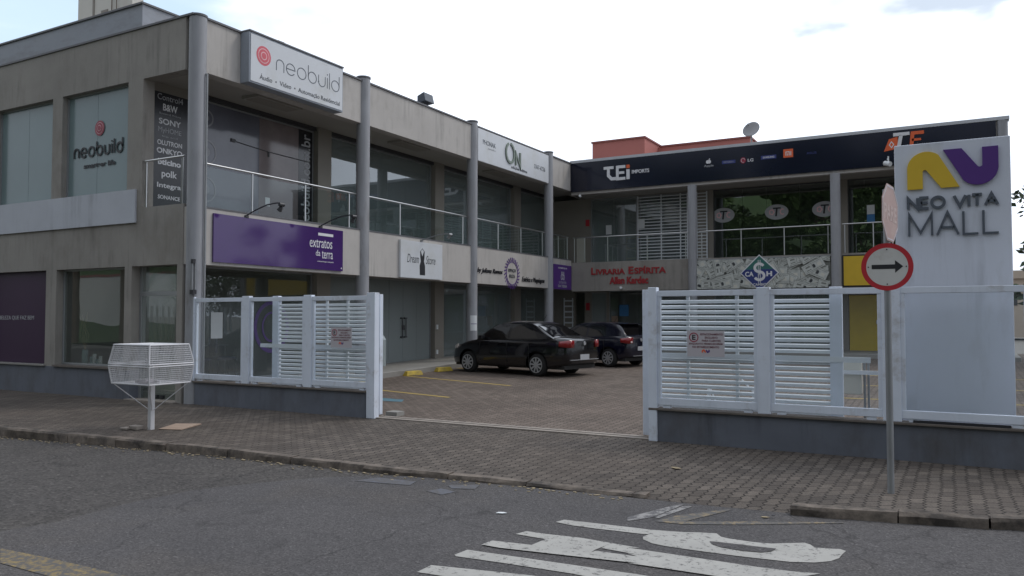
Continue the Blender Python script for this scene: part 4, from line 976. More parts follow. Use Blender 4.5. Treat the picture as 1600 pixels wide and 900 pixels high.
# window lettering on the street side
t = thing('window_logo', 'red disc logo and heavy dark lettering on the pale street window', 'window logo', (-15.1, 9.925, 4.9), STREET)
for i, (rr, m_) in enumerate(((0.155, 'logo_dark_red'), (0.118, 'logo_pink'), (0.108, 'logo_dark_red'), (0.062, 'logo_pink'), (0.052, 'logo_dark_red'))):
    mb = MB(); mb.disc(-0.02, 0.52, rr, rr, 0.004 + i * 0.003, 0.006 + i * 0.003); mb.build('logo_disc', m_, t)
mb = MB(); neo(mb, -0.86, 0.72, -0.03, 0.19, 0.04, 0.003, 0.01, .42); mb.build('lettering', 'ink', t)
text('smart•er life', -0.53, 0.5, -0.27, -0.165, 0.003, 'ink', t, bold=0.03)
# list of makes
t = thing('brand_list_panel', 'tall black panel listing audio makes in white at the corner gallery', 'sign panel', (GX + 0.03, 10.6, 4.95), YARD)
mb = MB(); mb.box(-0.44, 0.44, -1.2, 1.15, 0.0, 0.02); mb.build('panel', 'film_list', t)
for s_, y_, h_, w_, b_ in (('Control4', 1.02, .12, .6, 0), ('B&W', 0.81, .14, .34, .02), ('Bowers & Wilkins', 0.73, .035, .5, 0), ('SONY', 0.53, .12, .52, .02), ('MyHOME', 0.34, .13, .54, 0), ('legrand', 0.27, .04, .36, 0), ('OLUTRON', 0.11, .1, .58, .02), ('ONKYO', -0.06, .11, .6, .03), ('bticino', -0.29, .12, .54, .04), ('polk', -0.57, .18, .36, .02), ('Integra', -0.78, .13, .56, .02)):
    text(s_, -w_ / 2, w_ / 2, y_ - 0.02, y_ - 0.02 + h_, 0.0205, 'letter_dim' if b_ == 0 else 'letter_white', t, bold=b_, depth=0.002)
text('SONANCE', -0.26, 0.26, -1.0, -0.92, 0.0205, 'letter_white', t, bold=0.02, depth=0.002)
# poster films of the first upper shop front
t = thing('poster_film', 'blue grey poster film with speaker cones and vertical web address', 'window film', (GX + 0.006, 12.9, 4.9), YARD)
mb = MB(); mb.box(-1.8, 0.1, -1.24, 1.26, 0.0, 0.006); mb.build('blue_film', 'film_bluegrey', t)
mb = MB(); mb.box(0.104, 1.35, -1.24, 1.26, 0.0, 0.006); mb.build('brown_film', 'film_brown', t)
mb = MB(); mb.box(1.354, 1.84, -1.24, 1.26, 0.0, 0.006); mb.build('black_strip', 'film_dark', t)
for cy_, r_ in ((0.93, .17), (0.2, .26), (-0.6, .26)):
    mb = MB(); mb.ring(-1.38, cy_, r_, r_, 0.035, 0.0065, 0.012); mb.disc(-1.38, cy_, r_ * .4, r_ * .4, 0.0065, 0.012); mb.build('speaker_cone', 'film_cone', t)
vt = text('neobuild.com.br', -1.15, 1.15, -0.15, 0.15, 0.0, 'letter_dim', t, depth=0.003, bold=0.01)
vt.rotation_euler = (0, 0, R(90)); vt.location = (1.6, 0.02, 0.0068)
mb = MB(); mb.box(-0.72, -0.6, 0.55, 0.62, 0.0065, 0.03); mb.tube([(-0.66, 0.58, 0.02), (0.3, 0.52, 0.02), (1.7, 0.5, 0.02)], 0.008, 6); mb.box(0.36, 0.4, 0.4, 0.52, 0.01, 0.03); mb.build('door_closer', 'dark_frame', t)
mb = MB(); mb.box(0.3, 0.44, -0.75, -0.55, 0.0065, 0.012); mb.build('door_notice', 'paper', t)
# violet banner
t = thing('violet_banner', 'long glossy violet banner with white lettering at its right end', 'banner', (-12.195, 12.1, 3.07), YARD)
mb = MB(); mb.box(-1.81, 1.81, -0.45, 0.47, 0.0, 0.035); mb.build('panel', 'purple', t)
text('extratos', 0.74, 1.45, 0.03, 0.21, 0.0355, 'letter_white', t, depth=0.003)
text('da', 0.93, 1.07, -0.15, -0.02, 0.0355, 'letter_white', t, depth=0.003)
text('terra', 1.12, 1.47, -0.2, -0.03, 0.0355, 'letter_white', t, depth=0.003)
text('cosmetologia avançada', 0.98, 1.5, -0.29, -0.25, 0.0355, 'letter_white', t, depth=0.003)
mb = MB(); mb.box(1.0, 1.48, 0.3, 0.36, 0.0355, 0.038); mb.build('label_strip', 'letter_white', t)
mb = MB(); mb.prism([(1.74, -0.4), (1.78, -0.4), (1.76, -0.36)], 0.0355, 0.038); mb.build('corner_mark', 'letter_white', t)
# lamp arms
def lamp_arm(y, label, reach=0.95, up=0.22, m_='dark_frame'):
    t = thing('arm_lamp', label, 'lamp', (-12.2, y, 3.56), group='arm lamps over the shop signs')
    mb = MB(); mb.tube([(0, 0, 0.02), (reach * .3, 0, up * .55), (reach * .6, 0, up * .9), (reach * .9, 0, up), (reach, 0, up * .9)], 0.014, 8); mb.build('arm', m_, t, smooth=True)
    mb = MB(); mb.tube([(reach, -0.05, up * .8), (reach + 0.02, 0.05, up * .8)], 0.04, 10); mb.tube([(reach, 0, up * .6), (reach - 0.05, 0, up * .3)], 0.035, 10, 0.05); mb.build('lamp_head', m_, t, smooth=True)
    mb = MB(); mb.box(-0.01, 0.04, -0.04, 0.04, -0.03, 0.03); mb.build('bracket', m_, t)
lamp_arm(11.1, 'black arm lamp reaching out over the left half of the violet banner')
lamp_arm(13.2, 'black arm lamp reaching out over the lettered end of the violet banner')
lamp_arm(17.0, 'thin pale arm lamp over the white dress shop sign', 0.9, 0.16, 'galvanised')
# dress shop sign
t = thing('dress_shop_sign', 'square white sign with a black dress between script words', 'sign', (-12.195, 16.97, 3.03), YARD)
mb = MB(); mb.box(-0.93, 0.93, -0.45, 0.5, 0.0, 0.06); mb.build('panel', 'sign_white', t)
mb = MB(); mb.prism([(-0.1, 0.26), (-0.07, 0.26), (0, 0.12), (0.07, 0.26), (0.1, 0.26), (0.09, 0.1), (0.07, 0.0), (0.12, -0.12), (0.12, -0.36), (-0.11, -0.36), (-0.12, -0.12), (-0.07, 0.0), (-0.09, 0.1)], 0.0605, 0.064); mb.ribbon([(-0.09, 0.26), (0, 0.33), (0.09, 0.26)], 0.012, 0.0605, 0.064); mb.build('dress_motif', 'ink', t)
text('Dream', -0.66, -0.15, -0.06, 0.16, 0.0605, 'ink_grey', t, shear=0.3, depth=0.002)
text('Store', 0.16, 0.6, -0.06, 0.16, 0.0605, 'ink_grey', t, shear=0.3, depth=0.002)
# hearing shop sign
t = thing('hearing_shop_sign', 'wide white sign with large grey green O and N on the roof band', 'sign', (-12.195, 22.1, 6.65), YARD)
mb = MB(); mb.box(-2.32, 2.32, -0.47, 0.49, 0.0, 0.04); mb.build('panel', 'sign_white', t)
mb = MB(); mb.ring(-0.42, 0.08, 0.26, 0.3, 0.075, 0.041, 0.075, 112, 440); mb.ribbon([(-0.05, -0.24), (-0.05, 0.14), (0.24, -0.24), (0.24, 0.2)], 0.07, 0.041, 0.075); mb.build('lettering', 'olive_letter', t)
text('soluções auditivas', -0.32, 0.74, -0.4, -0.29, 0.041, 'ink_grey', t, bold=0.02)
text('PHONAK', -2.05, -1.3, 0.06, 0.2, 0.041, 'letter_grey', t); text('parceiro', -1.75, -1.3, -0.06, 0.01, 0.041, 'letter_dim', t)
text('3367-6226', 1.25, 2.05, -0.12, 0.02, 0.041, 'letter_grey', t)
# beauty salon lettering
t = thing('salon_lettering', 'black script words either side of a violet wreath emblem on concrete', 'lettering', (-12.198, 22.0, 2.95), YARD)
text('by Juliana Ramos', -2.2, -0.72, -0.1, 0.08, 0.002, 'ink', t, shear=0.35, depth=0.02)
text('Estética e Maquiagem', 0.55, 2.15, -0.28, -0.07, 0.002, 'ink', t, shear=0.35, depth=0.02)
mb = MB()
for k in range(26):
    a = 2 * PI * k / 26; c_, s_ = math.cos(a), math.sin(a)
    mb.ribbon([(-0.1 + c_ * .38, s_ * .38), (-0.1 + math.cos(a + .12) * .5, math.sin(a + .12) * .5)], 0.035, 0.002, 0.012)
mb.ring(-0.1, 0, 0.36, 0.36, 0.02, 0.002, 0.012); mb.build('wreath', 'purple_matte', t)
text('ESPAÇO', -0.34, 0.14, 0.02, 0.14, 0.002, 'ink_grey', t, bold=0.02, depth=0.008); text('BELEZA', -0.28, 0.08, -0.14, -0.04, 0.002, 'ink_grey', t, depth=0.008)
# small violet sign at the inner corner
t = thing('small_violet_sign', 'small square violet sign at the inner corner of the two wings', 'sign', (-12.195, 25.55, 2.98), YARD)
mb = MB(); mb.box(-0.72, 0.74, -0.43, 0.44, 0.0, 0.03); mb.build('panel', 'purple_matte', t)
for dx in (-0.09, 0.0, 0.09):
    mb = MB(); mb.ring(dx, 0.0 if dx else 0.02, 0.045, 0.09, 0.022, 0.031, 0.034); mb.ribbon([(dx, 0.08), (dx, 0.2)], 0.03, 0.031, 0.034); mb.build('emblem_finger', 'letter_white', t)
text('COSMÉTICOS', -0.36, 0.36, 0.3, 0.36, 0.031, 'letter_white', t, depth=0.002, bold=0.02)
text('EXTRATOS', -0.3, 0.3, -0.23, -0.15, 0.031, 'letter_dim', t, depth=0.002); text('DA TERRA', -0.36, 0.36, -0.36, -0.27, 0.031, 'letter_dim', t, depth=0.002, bold=0.02)
# violet film of the far left street window
t = thing('violet_window_film', 'dark violet film with a thin white slogan filling the ground floor window', 'window film', (-17.8, 9.93, 1.58), STREET)
mb = MB(); mb.box(-1.2, 1.14, -0.985, 0.97, 0.0, 0.02); mb.build('film', 'purple_film', t)
text('BELEZA QUE FAZ BEM', -0.78, 0.54, -0.07, 0.03, 0.0205, 'letter_dim', t, depth=0.002)
# round violet emblem on the ground floor glass, paper on the glass
t = thing('ring_emblem', 'violet double ring emblem on the corner shop glass behind the gate', 'window emblem', (GX + 0.006, 13.45, 1.35), YARD)
mb = MB(); mb.ring(0, 0, 0.5, 0.56, 0.09, 0, 0.004); mb.ring(0, 0, 0.28, 0.33, 0.05, 0, 0.004); mb.build('ring', 'purple_matte', t)
mb = MB(); mb.box(GX + 0.001, GX + 0.006, 11.72, 12.03, 1.12, 1.68); tag(mb.build('paper_notice', 'paper'), 'pale blank paper sheet taped on the corner shop glass', 'notice')
mb = MB()
for k in range(9):
    a0 = -14 + 28 * k / 9; a1 = a0 + 28 / 9
for k in range(12):
    a = R(-75 + 80 * k / 12); b = R(-75 + 80 * (k + 1) / 12); r_ = 0.1585; r2 = 0.1605
    P_ = [(-12.25 + r_ * math.cos(a), 19.6 + r_ * math.sin(a)), (-12.25 + r_ * math.cos(b), 19.6 + r_ * math.sin(b)), (-12.25 + r2 * math.cos(b), 19.6 + r2 * math.sin(b)), (-12.25 + r2 * math.cos(a), 19.6 + r2 * math.sin(a))]
    mb.prism(P_, 1.18, 1.62)
t = tag(mb.build('column_notice', 'paper'), 'small white parking notice wrapped round the third column', 'notice')
mb = MB()
for k in range(12):
    a = R(-70 + 70 * k / 12); b = R(-70 + 70 * (k + 1) / 12); r_ = 0.161; r2 = 0.1625
    P_ = [(-12.25 + r_ * math.cos(a), 19.6 + r_ * math.sin(a)), (-12.25 + r_ * math.cos(b), 19.6 + r_ * math.sin(b)), (-12.25 + r2 * math.cos(b), 19.6 + r2 * math.sin(b)), (-12.25 + r2 * math.cos(a), 19.6 + r2 * math.sin(a))]
    mb.prism(P_, 1.37, 1.385)
mb.build('print_bar', 'purple_matte', t)

# ------------------------------------------------------------------ signs of the rear wing
t = thing('imports_banner', 'very long dark navy banner with white and orange shop lettering', 'banner', (-5.5, YB - 0.004, 6.62), STREET)
mb = MB(); mb.box(-6.68, 6.62, -0.5, 0.54, 0.0, 0.06); mb.build('panel', 'navy', t)
Z0, Z1 = 0.0605, 0.075
mb = MB()
mb.ribbon([(-5.38, 0.26), (-5.0, 0.26)], 0.1, Z0, Z1); mb.ribbon([(-5.2, 0.21), (-5.2, -0.02), (-5.08, -0.14), (-4.9, -0.14)], 0.11, Z0, Z1)
mb.ribbon([(-4.56, 0.26), (-4.86, 0.26), (-4.86, -0.16), (-4.56, -0.16)], 0.1, Z0, Z1); mb.ribbon([(-4.8, 0.05), (-4.6, 0.05)], 0.09, Z0, Z1)
mb.ribbon([(-4.46, 0.15), (-4.46, -0.2)], 0.12, Z0, Z1); mb.build('lettering', 'letter_white', t)
mb = MB(); mb.box(-4.52, -4.4, 0.19, 0.31, Z0, Z1); mb.build('letter_dot', 'orange', t)
text('IMPORTS', -4.32, -3.68, -0.02, 0.11, Z0, 'letter_white', t, bold=0.03)
mb = MB(); mb.disc(-1.64, 0.14, 0.055, 0.06, Z0, Z1 - .01); mb.disc(-1.58, 0.14, 0.055, 0.06, Z0, Z1 - .009); mb.ribbon([(-1.6, 0.2), (-1.56, 0.25)], 0.025, Z0, Z1 - .01); mb.build('fruit_logo', 'letter_white', t)
text('Apple', -1.76, -1.44, -0.05, 0.05, Z0, 'letter_dim', t, depth=0.003)
mb = MB(); mb.box(-1.16, -0.72, 0.02, 0.13, Z0, Z0 + .003); mb.build('label_patch', 'navy_blue', t); text('MOTOROLA', -1.1, -0.78, 0.05, 0.1, Z0 + .0035, 'letter_dim', t, depth=0.002)
mb = MB(); mb.disc(-0.47, 0.08, 0.09, 0.1, Z0, Z0 + .004); mb.build('logo_disc', 'logo_dark_red', t); mb = MB(); mb.ring(-0.47, 0.08, 0.06, 0.065, 0.012, Z0 + .0045, Z0 + .006, 0, 300); mb.build('logo_ring', 'letter_white', t)
text('LG', -0.32, -0.14, 0.02, 0.12, Z0, 'letter_white', t, depth=0.003, bold=0.02)
mb = MB(); mb.box(0.1, 0.58, 0.05, 0.17, Z0, Z0 + .003); mb.build('label_patch', 'navy_blue', t); text('SAMSUNG', 0.16, 0.52, 0.08, 0.14, Z0 + .0035, 'letter_white', t, depth=0.002, bold=0.02)
mb = MB(); mb.box(0.8, 1.1, 0.04, 0.31, Z0, Z0 + .003); mb.build('orange_square', 'orange', t)
mb = MB(); mb.ribbon([(0.88, 0.1), (0.88, 0.22), (0.98, 0.22), (0.98, 0.1)], 0.025, Z0 + .0035, Z0 + .006); mb.ribbon([(0.93, 0.1), (0.93, 0.17)], 0.022, Z0 + .0035, Z0 + .006); mb.ribbon([(1.03, 0.1), (1.03, 0.235)], 0.025, Z0 + .0035, Z0 + .006); mb.build('logo_strokes', 'letter_white', t)
text('ASUS', 1.5, 1.8, 0.08, 0.15, Z0, 'navy_blue', t, depth=0.003)
mb = MB(); mb.prism([(3.72, -0.06), (3.86, 0.3), (4.1, 0.36), (4.1, 0.05), (3.98, -0.02)], Z0, Z1); mb.build('logo_corner', 'orange', t)
mb = MB(); mb.ring(3.93, 0.13, 0.06, 0.09, 0.025, Z1 + .001, Z1 + .003, n=4); mb.build('logo_outline', 'letter_white', t)
mb = MB(); mb.ribbon([(3.98, 0.42), (4.42, 0.42)], 0.1, Z1 + .004, Z1 + .02); mb.ribbon([(4.19, 0.38), (4.1, -0.1)], 0.1, Z1 + .004, Z1 + .02); mb.build('lettering', 'letter_white', t)
mb = MB(); mb.ribbon([(4.8, 0.42), (4.5, 0.42), (4.46, 0.0), (4.76, 0.0)], 0.1, Z0, Z1); mb.ribbon([(4.48, 0.22), (4.72, 0.22)], 0.07, Z0, Z1); mb.build('lettering', 'orange', t)
# book shop letters
t = thing('bookshop_lettering', 'raised red two line bookshop lettering on the rear concrete band', 'lettering', (-10.0, YB - 0.003, 3.0), STREET)
for s_, a, b, h in (('L', -1.4, -1.24, .26), ('IVRARIA', -1.21, -0.12, .2), ('E', 0.02, 0.2, .26), ('SPÍRITA', 0.23, 1.38, .2)):
    text(s_, a, b, 0.08, 0.08 + h + (0.07 if 'Í' in s_ else 0), 0, 'letter_red', t, depth=0.02, bold=0.03)
text('Allan Kardec', -0.7, 0.74, -0.27, -0.01, 0, 'letter_red', t, depth=0.02, bold=0.045)
# cash exchange banner
t = thing('cash_banner', 'banner printed with scattered banknotes behind a dark blue dollar diamond', 'banner', (-5.44, YB - 0.004, 2.99), STREET)
mb = MB(); mb.box(-2.1, 2.1, -0.5, 0.48, 0.0, 0.03); mb.build('panel', 'bill_mid', t)
mb = MB(); mb.ribbon([(-2.12, 0.49), (2.12, 0.49)], 0.03, 0.0, 0.05); mb.build('top_trim', 'alu_frame', t)
rnd = random.Random(9); A = MB(); Bk = MB(); Cc = MB(); Dd = MB()
for k in range(90):
    cx, cy, an = rnd.uniform(-2.2, 2.2), rnd.uniform(-0.55, 0.52), rnd.uniform(-0.6, 0.6) + (PI / 2 if rnd.random() < .15 else 0)
    z = 0.0305 + k * 0.0008; ca, sa = math.cos(an), math.sin(an)
    def tr(pts): return clip_poly([(cx + x * ca - y * sa, cy + x * sa + y * ca) for x, y in pts], -2.09, 2.09, -0.49, 0.47)
    def put(mbb, pts, dz):
        q = tr(pts)
        if len(q) > 2: mbb.prism(q, z + dz, z + dz + 0.0001)
    rect = lambda a, b, c, d: [(a, c), (b, c), (b, d), (a, d)]
    put(Cc, rect(-.34, .34, -.155, .155), 0.0); put(A, rect(-.33, .33, -.145, .145), 0.0002); put(Cc, rect(-.28, .28, -.115, -.1), 0.0003); put(Cc, rect(-.28, .28, .1, .112), 0.0003)
    put(Bk, [(0.02 + .042 * math.cos(u * .524), .065 * math.sin(u * .524)) for u in range(12)], 0.0005)
    put(Dd, rect(.13, .25, -.06, .04), 0.0005); put(Cc, rect(-.24, -.1, .02, .07), 0.0005); put(Cc, rect(-.24, -.1, -.07, -.04), 0.0005); put(Cc, rect(-.03, -.01, -.08, .08), 0.0005)
A.build('banknotes', 'bill', t); Bk.build('banknote_portraits', 'bill_dark', t); Cc.build('banknote_print', 'bill_mid', t); Dd.build('banknote_seals', 'box_cream', t)
dz = 0.09
dm = [(-0.04, 0.6), (0.57, 0.0), (-0.04, -0.6), (-0.65, 0.0)]
mb = MB(); mb.prism(dm, dz, dz + 0.02); mb.build('diamond_border', 'letter_white', t)
s9 = lambda q, f_: [((x + .04) * f_ - .04, y * f_) for x, y in q]
mb = MB(); mb.prism(clip_poly(s9(dm, .93), -1, 1, -1, 0.12), dz + 0.0205, dz + 0.024); mb.build('diamond', 'navy_blue', t)
mb = MB(); mb.prism(clip_poly(s9(dm, .93), -1, 1, 0.121, 1), dz + 0.0205, dz + 0.024); mb.build('diamond_top', 'teal_green', t)
zz = dz + 0.0245
mb = MB(); mb.ribbon(ell(-0.04, 0.17, .14, .13, 25, 270, 16) + ell(-0.04, -0.09, .15, .13, 90, -155, 16), 0.085, zz, zz + .006); mb.ribbon([(-0.07, 0.42), (-0.07, -0.32)], 0.02, zz + .0065, zz + .009); mb.ribbon([(-0.01, 0.42), (-0.01, -0.32)], 0.02, zz + .0065, zz + .009); mb.build('dollar_symbol', 'letter_white', t)
text('CA', -0.49, -0.22, -0.11, 0.05, zz, 'letter_white', t, bold=0.03); text('H', 0.18, 0.36, -0.11, 0.05, zz, 'letter_white', t, bold=0.05)
text('CAMBIO', -0.24, 0.18, -0.41, -0.33, zz, 'letter_white', t, bold=0.02)
# yellow sign
t = thing('yellow_sign', 'plain yellow sign board with dark frame beside the rear column', 'sign', (-1.0, YB - 0.004, 2.98), STREET)
mb = MB(); mb.box(-2.0, 2.0, -0.48, 0.5, 0.0, 0.03); mb.build('frame', 'ink', t); mb = MB(); mb.box(-1.96, 1.96, -0.44, 0.46, 0.031, 0.04); mb.build('panel', 'yellow', t)
# oval stickers
for x_, lab in ((-7.07, 'oval pale sticker nearest the louvred grille on the upstairs glass'), (-5.26, 'oval pale sticker in the middle of the upstairs glass'), (-3.72, 'oval pale sticker on upstairs glass partly hidden by the column')):
    t = thing('oval_sticker', lab, 'sticker', (x_, YI + 0.042, 5.16), STREET, group='oval stickers on the upstairs glass')
    mb = MB(); mb.disc(0, 0, 0.39, 0.26, 0, 0.003); mb.build('oval', 'letter_dim', t)
    mb = MB(); mb.ribbon([(-0.12, 0.13), (0.14, 0.13)], 0.05, 0.0035, 0.006); mb.ribbon([(0.01, 0.12), (-0.02, -0.15)], 0.06, 0.0035, 0.006); mb.build('lettering', 'ink', t)
    mb = MB(); mb.ring(-0.16, 0, 0.08, 0.09, 0.04, 0.0035, 0.005, n=5); mb.ring(0.2, 0, 0.08, 0.09, 0.04, 0.0035, 0.005, 60, 300, 8); mb.build('side_letters', 'logo_pink', t)
def small(name, label, cat, x0, x1, y0, y1, z0, z1, m_):
    mb = MB(); mb.box(x0, x1, y0, y1, z0, z1); return tag(mb.build(name, m_), label, cat)
small('fire_alarm_sign', 'small red plate on the wall at the upstairs inner corner', 'sign', -12.34, -12.19, YI - 0.02, YI - 0.003, 5.05, 5.3, 'sign_red')
small('extinguisher_sign', 'small red plate on the ground floor wall behind the parked hatchback', 'sign', -12.34, -12.19, YI - 0.02, YI - 0.003, 1.82, 2.1, 'sign_red')
small('paper_notice', 'white paper notice on the left upstairs glass door', 'notice', -11.52, -11.3, YI + 0.02, YI + 0.04, 4.7, 5.05, 'paper')
small('paper_notice', 'white paper notice on the roll down grille', 'notice', -10.2, -9.95, YI - 0.06, YI - 0.05, 4.85, 5.2, 'paper')
t = small('upstairs_notice', 'white and blue notice on the upstairs glass left of the totem', 'notice', -2.43, -2.2, YI + 0.025, YI + 0.04, 4.9, 5.2, 'paper')
mb = MB(); mb.box(-2.43, -2.2, YI + 0.02, YI + 0.04, 4.6, 4.895); mb.build('blue_half', 'blue_light', t)
small('blue_poster', 'blue poster in the ground floor window behind the parked hatchback', 'poster', -10.98, -10.62, YI - 0.01, YI + 0.02, 1.6, 2.02, 'blue_light')
small('pale_poster', 'pale brown poster low in the ground floor window behind the hatchback', 'poster', -11.3, -11.05, YI + 0.0, YI + 0.02, 1.2, 1.6, 'cardboard')
t = thing('security_camera', 'small white camera hanging under the navy banner beside the totem', 'camera', (-1.68, YB - 0.12, 6.2))
mb = MB(); mb.box(-0.02, 0.02, 0, 0.1, 0.1, 0.14); mb.box(0.0, 0.04, -0.03, 0.02, 0.02, 0.2); mb.build('mount', 'paper', t)
mb = MB(); mb.tube([(-0.08, 0.0, 0.0), (0.08, -0.12, -0.06)], 0.075, 14); mb.build('camera_body', 'paper', t, smooth=True)
for x_, y_, z_, lab in ((-11.8, YB - 0.05, 5.94, 'tiny round lamp under the left end of the navy banner'), (-10.25, YB - 0.03, 2.58, 'tiny round lamp under the bookshop lettering')):
    mb = MB(); mb.tube([(x_, y_, z_), (x_ + 0.02, y_ - 0.1, z_ + 0.02)], 0.045, 10); mb.tube([(x_, y_ + 0.04, z_), (x_, y_, z_)], 0.015, 8); tag(mb.build('spot_lamp', 'paper'), lab, 'lamp')
t = thing('indoor_camera', 'white camera hanging inside the upstairs glass door', 'camera', (-10.95, 28.6, 5.45))
mb = MB(); mb.tube([(0, 0, 0.1), (0, 0, 1.1)], 0.012, 6); mb.build('stem', 'paper', t); mb = MB(); mb.box(-0.13, 0.13, -0.08, 0.1, -0.1, 0.1); mb.build('camera_body', 'paper', t, bevel=0.02)
# satellite dish
t = thing('satellite_dish', 'grey satellite dish tilted on the rear roof', 'satellite dish', (-6.5, 30.0, 7.0))
mb = MB(); mb.tube([(0, 0, 0), (0, 0, 1.35)], 0.03, 8); mb.build('mast', 'galvanised', t)
mb = MB(); n_ = Vector((-0.15, -0.85, 0.4)).normalized(); u_ = n_.orthogonal().normalized(); v_ = n_.cross(u_); v = []; f = []
for i in range(7):
    r_ = 0.32 * i / 6
    for k in range(24):
        a = 2 * PI * k / 24; p = (u_ * math.cos(a) + v_ * math.sin(a)) * r_ + n_ * (r_ * r_ * .55 - 0.02); v.append(tuple(p + Vector((0, 0, 1.55))))
for i in range(6):
    for k in range(24): f.append((i * 24 + k, i * 24 + (k + 1) % 24, (i + 1) * 24 + (k + 1) % 24, (i + 1) * 24 + k))
mb.add(v, f); d_ = mb.build('dish', 'dish_grey', t, smooth=True); so = d_.modifiers.new('s', 'SOLIDIFY'); so.thickness = 0.015
mb = MB(); c_ = Vector((0, 0, 1.55)); e_ = c_ + n_ * 0.35; mb.tube([tuple(c_ - v_ * 0.3), tuple(e_)], 0.012, 6); mb.tube([tuple(e_), tuple(e_ - n_ * 0.08)], 0.035, 10); mb.build('feed_arm', 'galvanised', t)
# parking notices
def notice(x, z, y, w, h, lab):
    t = thing('parking_notice', lab, 'notice', (x, y, z), STREET, group='parking notices on the street fences')
    mb = MB(); mb.box(-w / 2, w / 2, -h / 2, h / 2, 0, 0.004); mb.build('plate', 'notice', t)
    mb = MB(); mb.ring(-w * .32, h * .24, w * .115, w * .115, w * .025, 0.0045, 0.006); mb.build('red_ring', 'logo_dark_red', t)
    text('E', -w * .365, -w * .27, h * .14, h * .34, 0.0045, 'ink', t, depth=0.001, bold=0.03)
    for s_, yy, a, b in (('ESTACIONAMENTO', .36, -.14, .46), ('EXCLUSIVO', .235, -.02, .32), ('PARA CLIENTES', .115, -.1, .4), ('ENQUANTO PERMANECEREM', -.01, -.45, .45), ('NO ESTABELECIMENTO', -.13, -.36, .36)):
        text(s_, a * w, b * w, (yy - .04) * h, (yy + .04) * h, 0.0045, 'notice_ink', t, depth=0.001, bold=0.02)
    mb = MB(); mb.ribbon([(-.09 * w, -.34 * h), (-.09 * w, -.27 * h), (-.05 * w, -.24 * h), (0, -.34 * h)], .035 * w, 0.0045, 0.006); mb.build('emblem', 'orange', t)
    mb = MB(); mb.ribbon([(.01 * w, -.24 * h), (.05 * w, -.33 * h), (.09 * w, -.3 * h), (.09 * w, -.23 * h)], .035 * w, 0.0045, 0.006); mb.build('emblem', 'purple_matte', t)
notice(-2.725, 1.255, 9.872, 0.47, 0.325, 'customer parking notice with red ringed E on the fence below the cash sign')
notice(-8.65, 1.255, 9.872, 0.44, 0.325, 'customer parking notice with red ringed E on the fence near the cars')

# ------------------------------------------------------------------ road sign
t = thing('road_sign', 'round red rimmed right arrow sign on a grey pole by the kerb', 'road sign', (-0.52, 7.85, 0.0))
mb = MB(); mb.tube([(0, 0, -0.1), (0, 0, 2.74)], 0.029, 16); mb.build('pole', 'galvanised', t, smooth=True)
mb = MB(); mb.disc(0, 0, 0.212, 0.212, -0.004, 0.0, 64); rs = mb.build('sign_plate', 'sign_red', t); rs.location = (0.0, -0.035, 2.04); rs.rotation_euler = (R(90), 0, R(2))
mb = MB(); mb.disc(0, 0, 0.17, 0.17, 0.0005, 0.0015, 64); mb.build('white_face', 'sign_face', rs)
mb = MB(); mb.prism([(-0.125, -0.019), (0.065, -0.019), (0.065, -0.055), (0.13, 0.002), (0.065, 0.057), (0.065, 0.02), (-0.125, 0.02)], 0.002, 0.003); mb.build('arrow', 'ink', rs)
mb = MB(); [mb.disc(x_, y_, 0.006, 0.006, 0.002, 0.005, 10) for x_, y_ in ((-0.152, 0), (0.155, 0), (0, 0.155), (0, -0.155))]; mb.build('bolts', 'ink', rs)
mb = MB(); a8 = PI / 8; Ro = 0.275
mb.prism([(Ro * math.cos(a8 + k * PI / 4), Ro * math.sin(a8 + k * PI / 4)) for k in range(8)], 0, 0.003); oc = mb.build('octagon_plate', 'sign_faded', t)
oc['label'] = 'octagonal plate seen almost edge on, its red faded to pink'
oc.location = (0.03, -0.02, 2.52); oc.rotation_euler = (R(90), R(3), R(79))
mb = MB(); mb.ring(0, 0, Ro * .93, Ro * .93, 0.012, 0.0035, 0.005, 22.5, 382.5, 8); mb.build('pale_rim', 'notice', oc)
text('PARE', -0.2, 0.2, -0.07, 0.07, 0.0035, 'faded_letter', oc, depth=0.001, bold=0.03)

# ------------------------------------------------------------------ street bin basket
t = thing('waste_basket', 'white wire mesh rubbish basket with lid on a post at the kerb', 'waste basket', (-9.95, 7.38, 0))
mb = MB(); mb.box(-0.032, 0.032, -0.032, 0.032, -0.05, 0.68); mb.build('post', 'mesh_white', t)
xa, xb, ya, yb_ = -0.45, 0.425, -0.36, 0.36   # overall half sizes
lv = [(0.66, 0.9), (0.91, 1.0), (0.935, 1.0), (1.2, 0.86)]
def ringpts(z, k): 
    cx_, cy_ = (xa + xb) / 2, (ya + yb_) / 2
    return [(cx_ + (x_ - cx_) * k, cy_ + (y_ - cy_) * k, z) for x_, y_ in ((xa, ya), (xb, ya), (xb, yb_), (xa, yb_))]
def wires(mb, z0, k0, z1, k1, nr, nc, r_=0.003):
    A0, A1 = ringpts(z0, k0), ringpts(z1, k1)
    for s in range(4):
        a0, b0, a1, b1 = [Vector(p) for p in (A0[s], A0[(s + 1) % 4], A1[s], A1[(s + 1) % 4])]
        for i in range(1, nc): mb.tube([tuple(a0.lerp(b0, i / nc)), tuple(a1.lerp(b1, i / nc))], r_, 4)
        for i in range(1, nr): mb.tube([tuple(a0.lerp(a1, i / nr)), tuple(b0.lerp(b1, i / nr))], r_, 4)
def frame(mb, z0, k0, z1, k1, r_=0.011):
    A0, A1 = ringpts(z0, k0), ringpts(z1, k1)
    for s in range(4):
        mb.tube([A0[s], A0[(s + 1) % 4]], r_, 6); mb.tube([A1[s], A1[(s + 1) % 4]], r_, 6); mb.tube([A0[s], A1[s]], r_, 6)
mb = MB(); frame(mb, 0.66, .92, 0.905, 1.0); bf = mb.build('basket_frame', 'mesh_white', t)
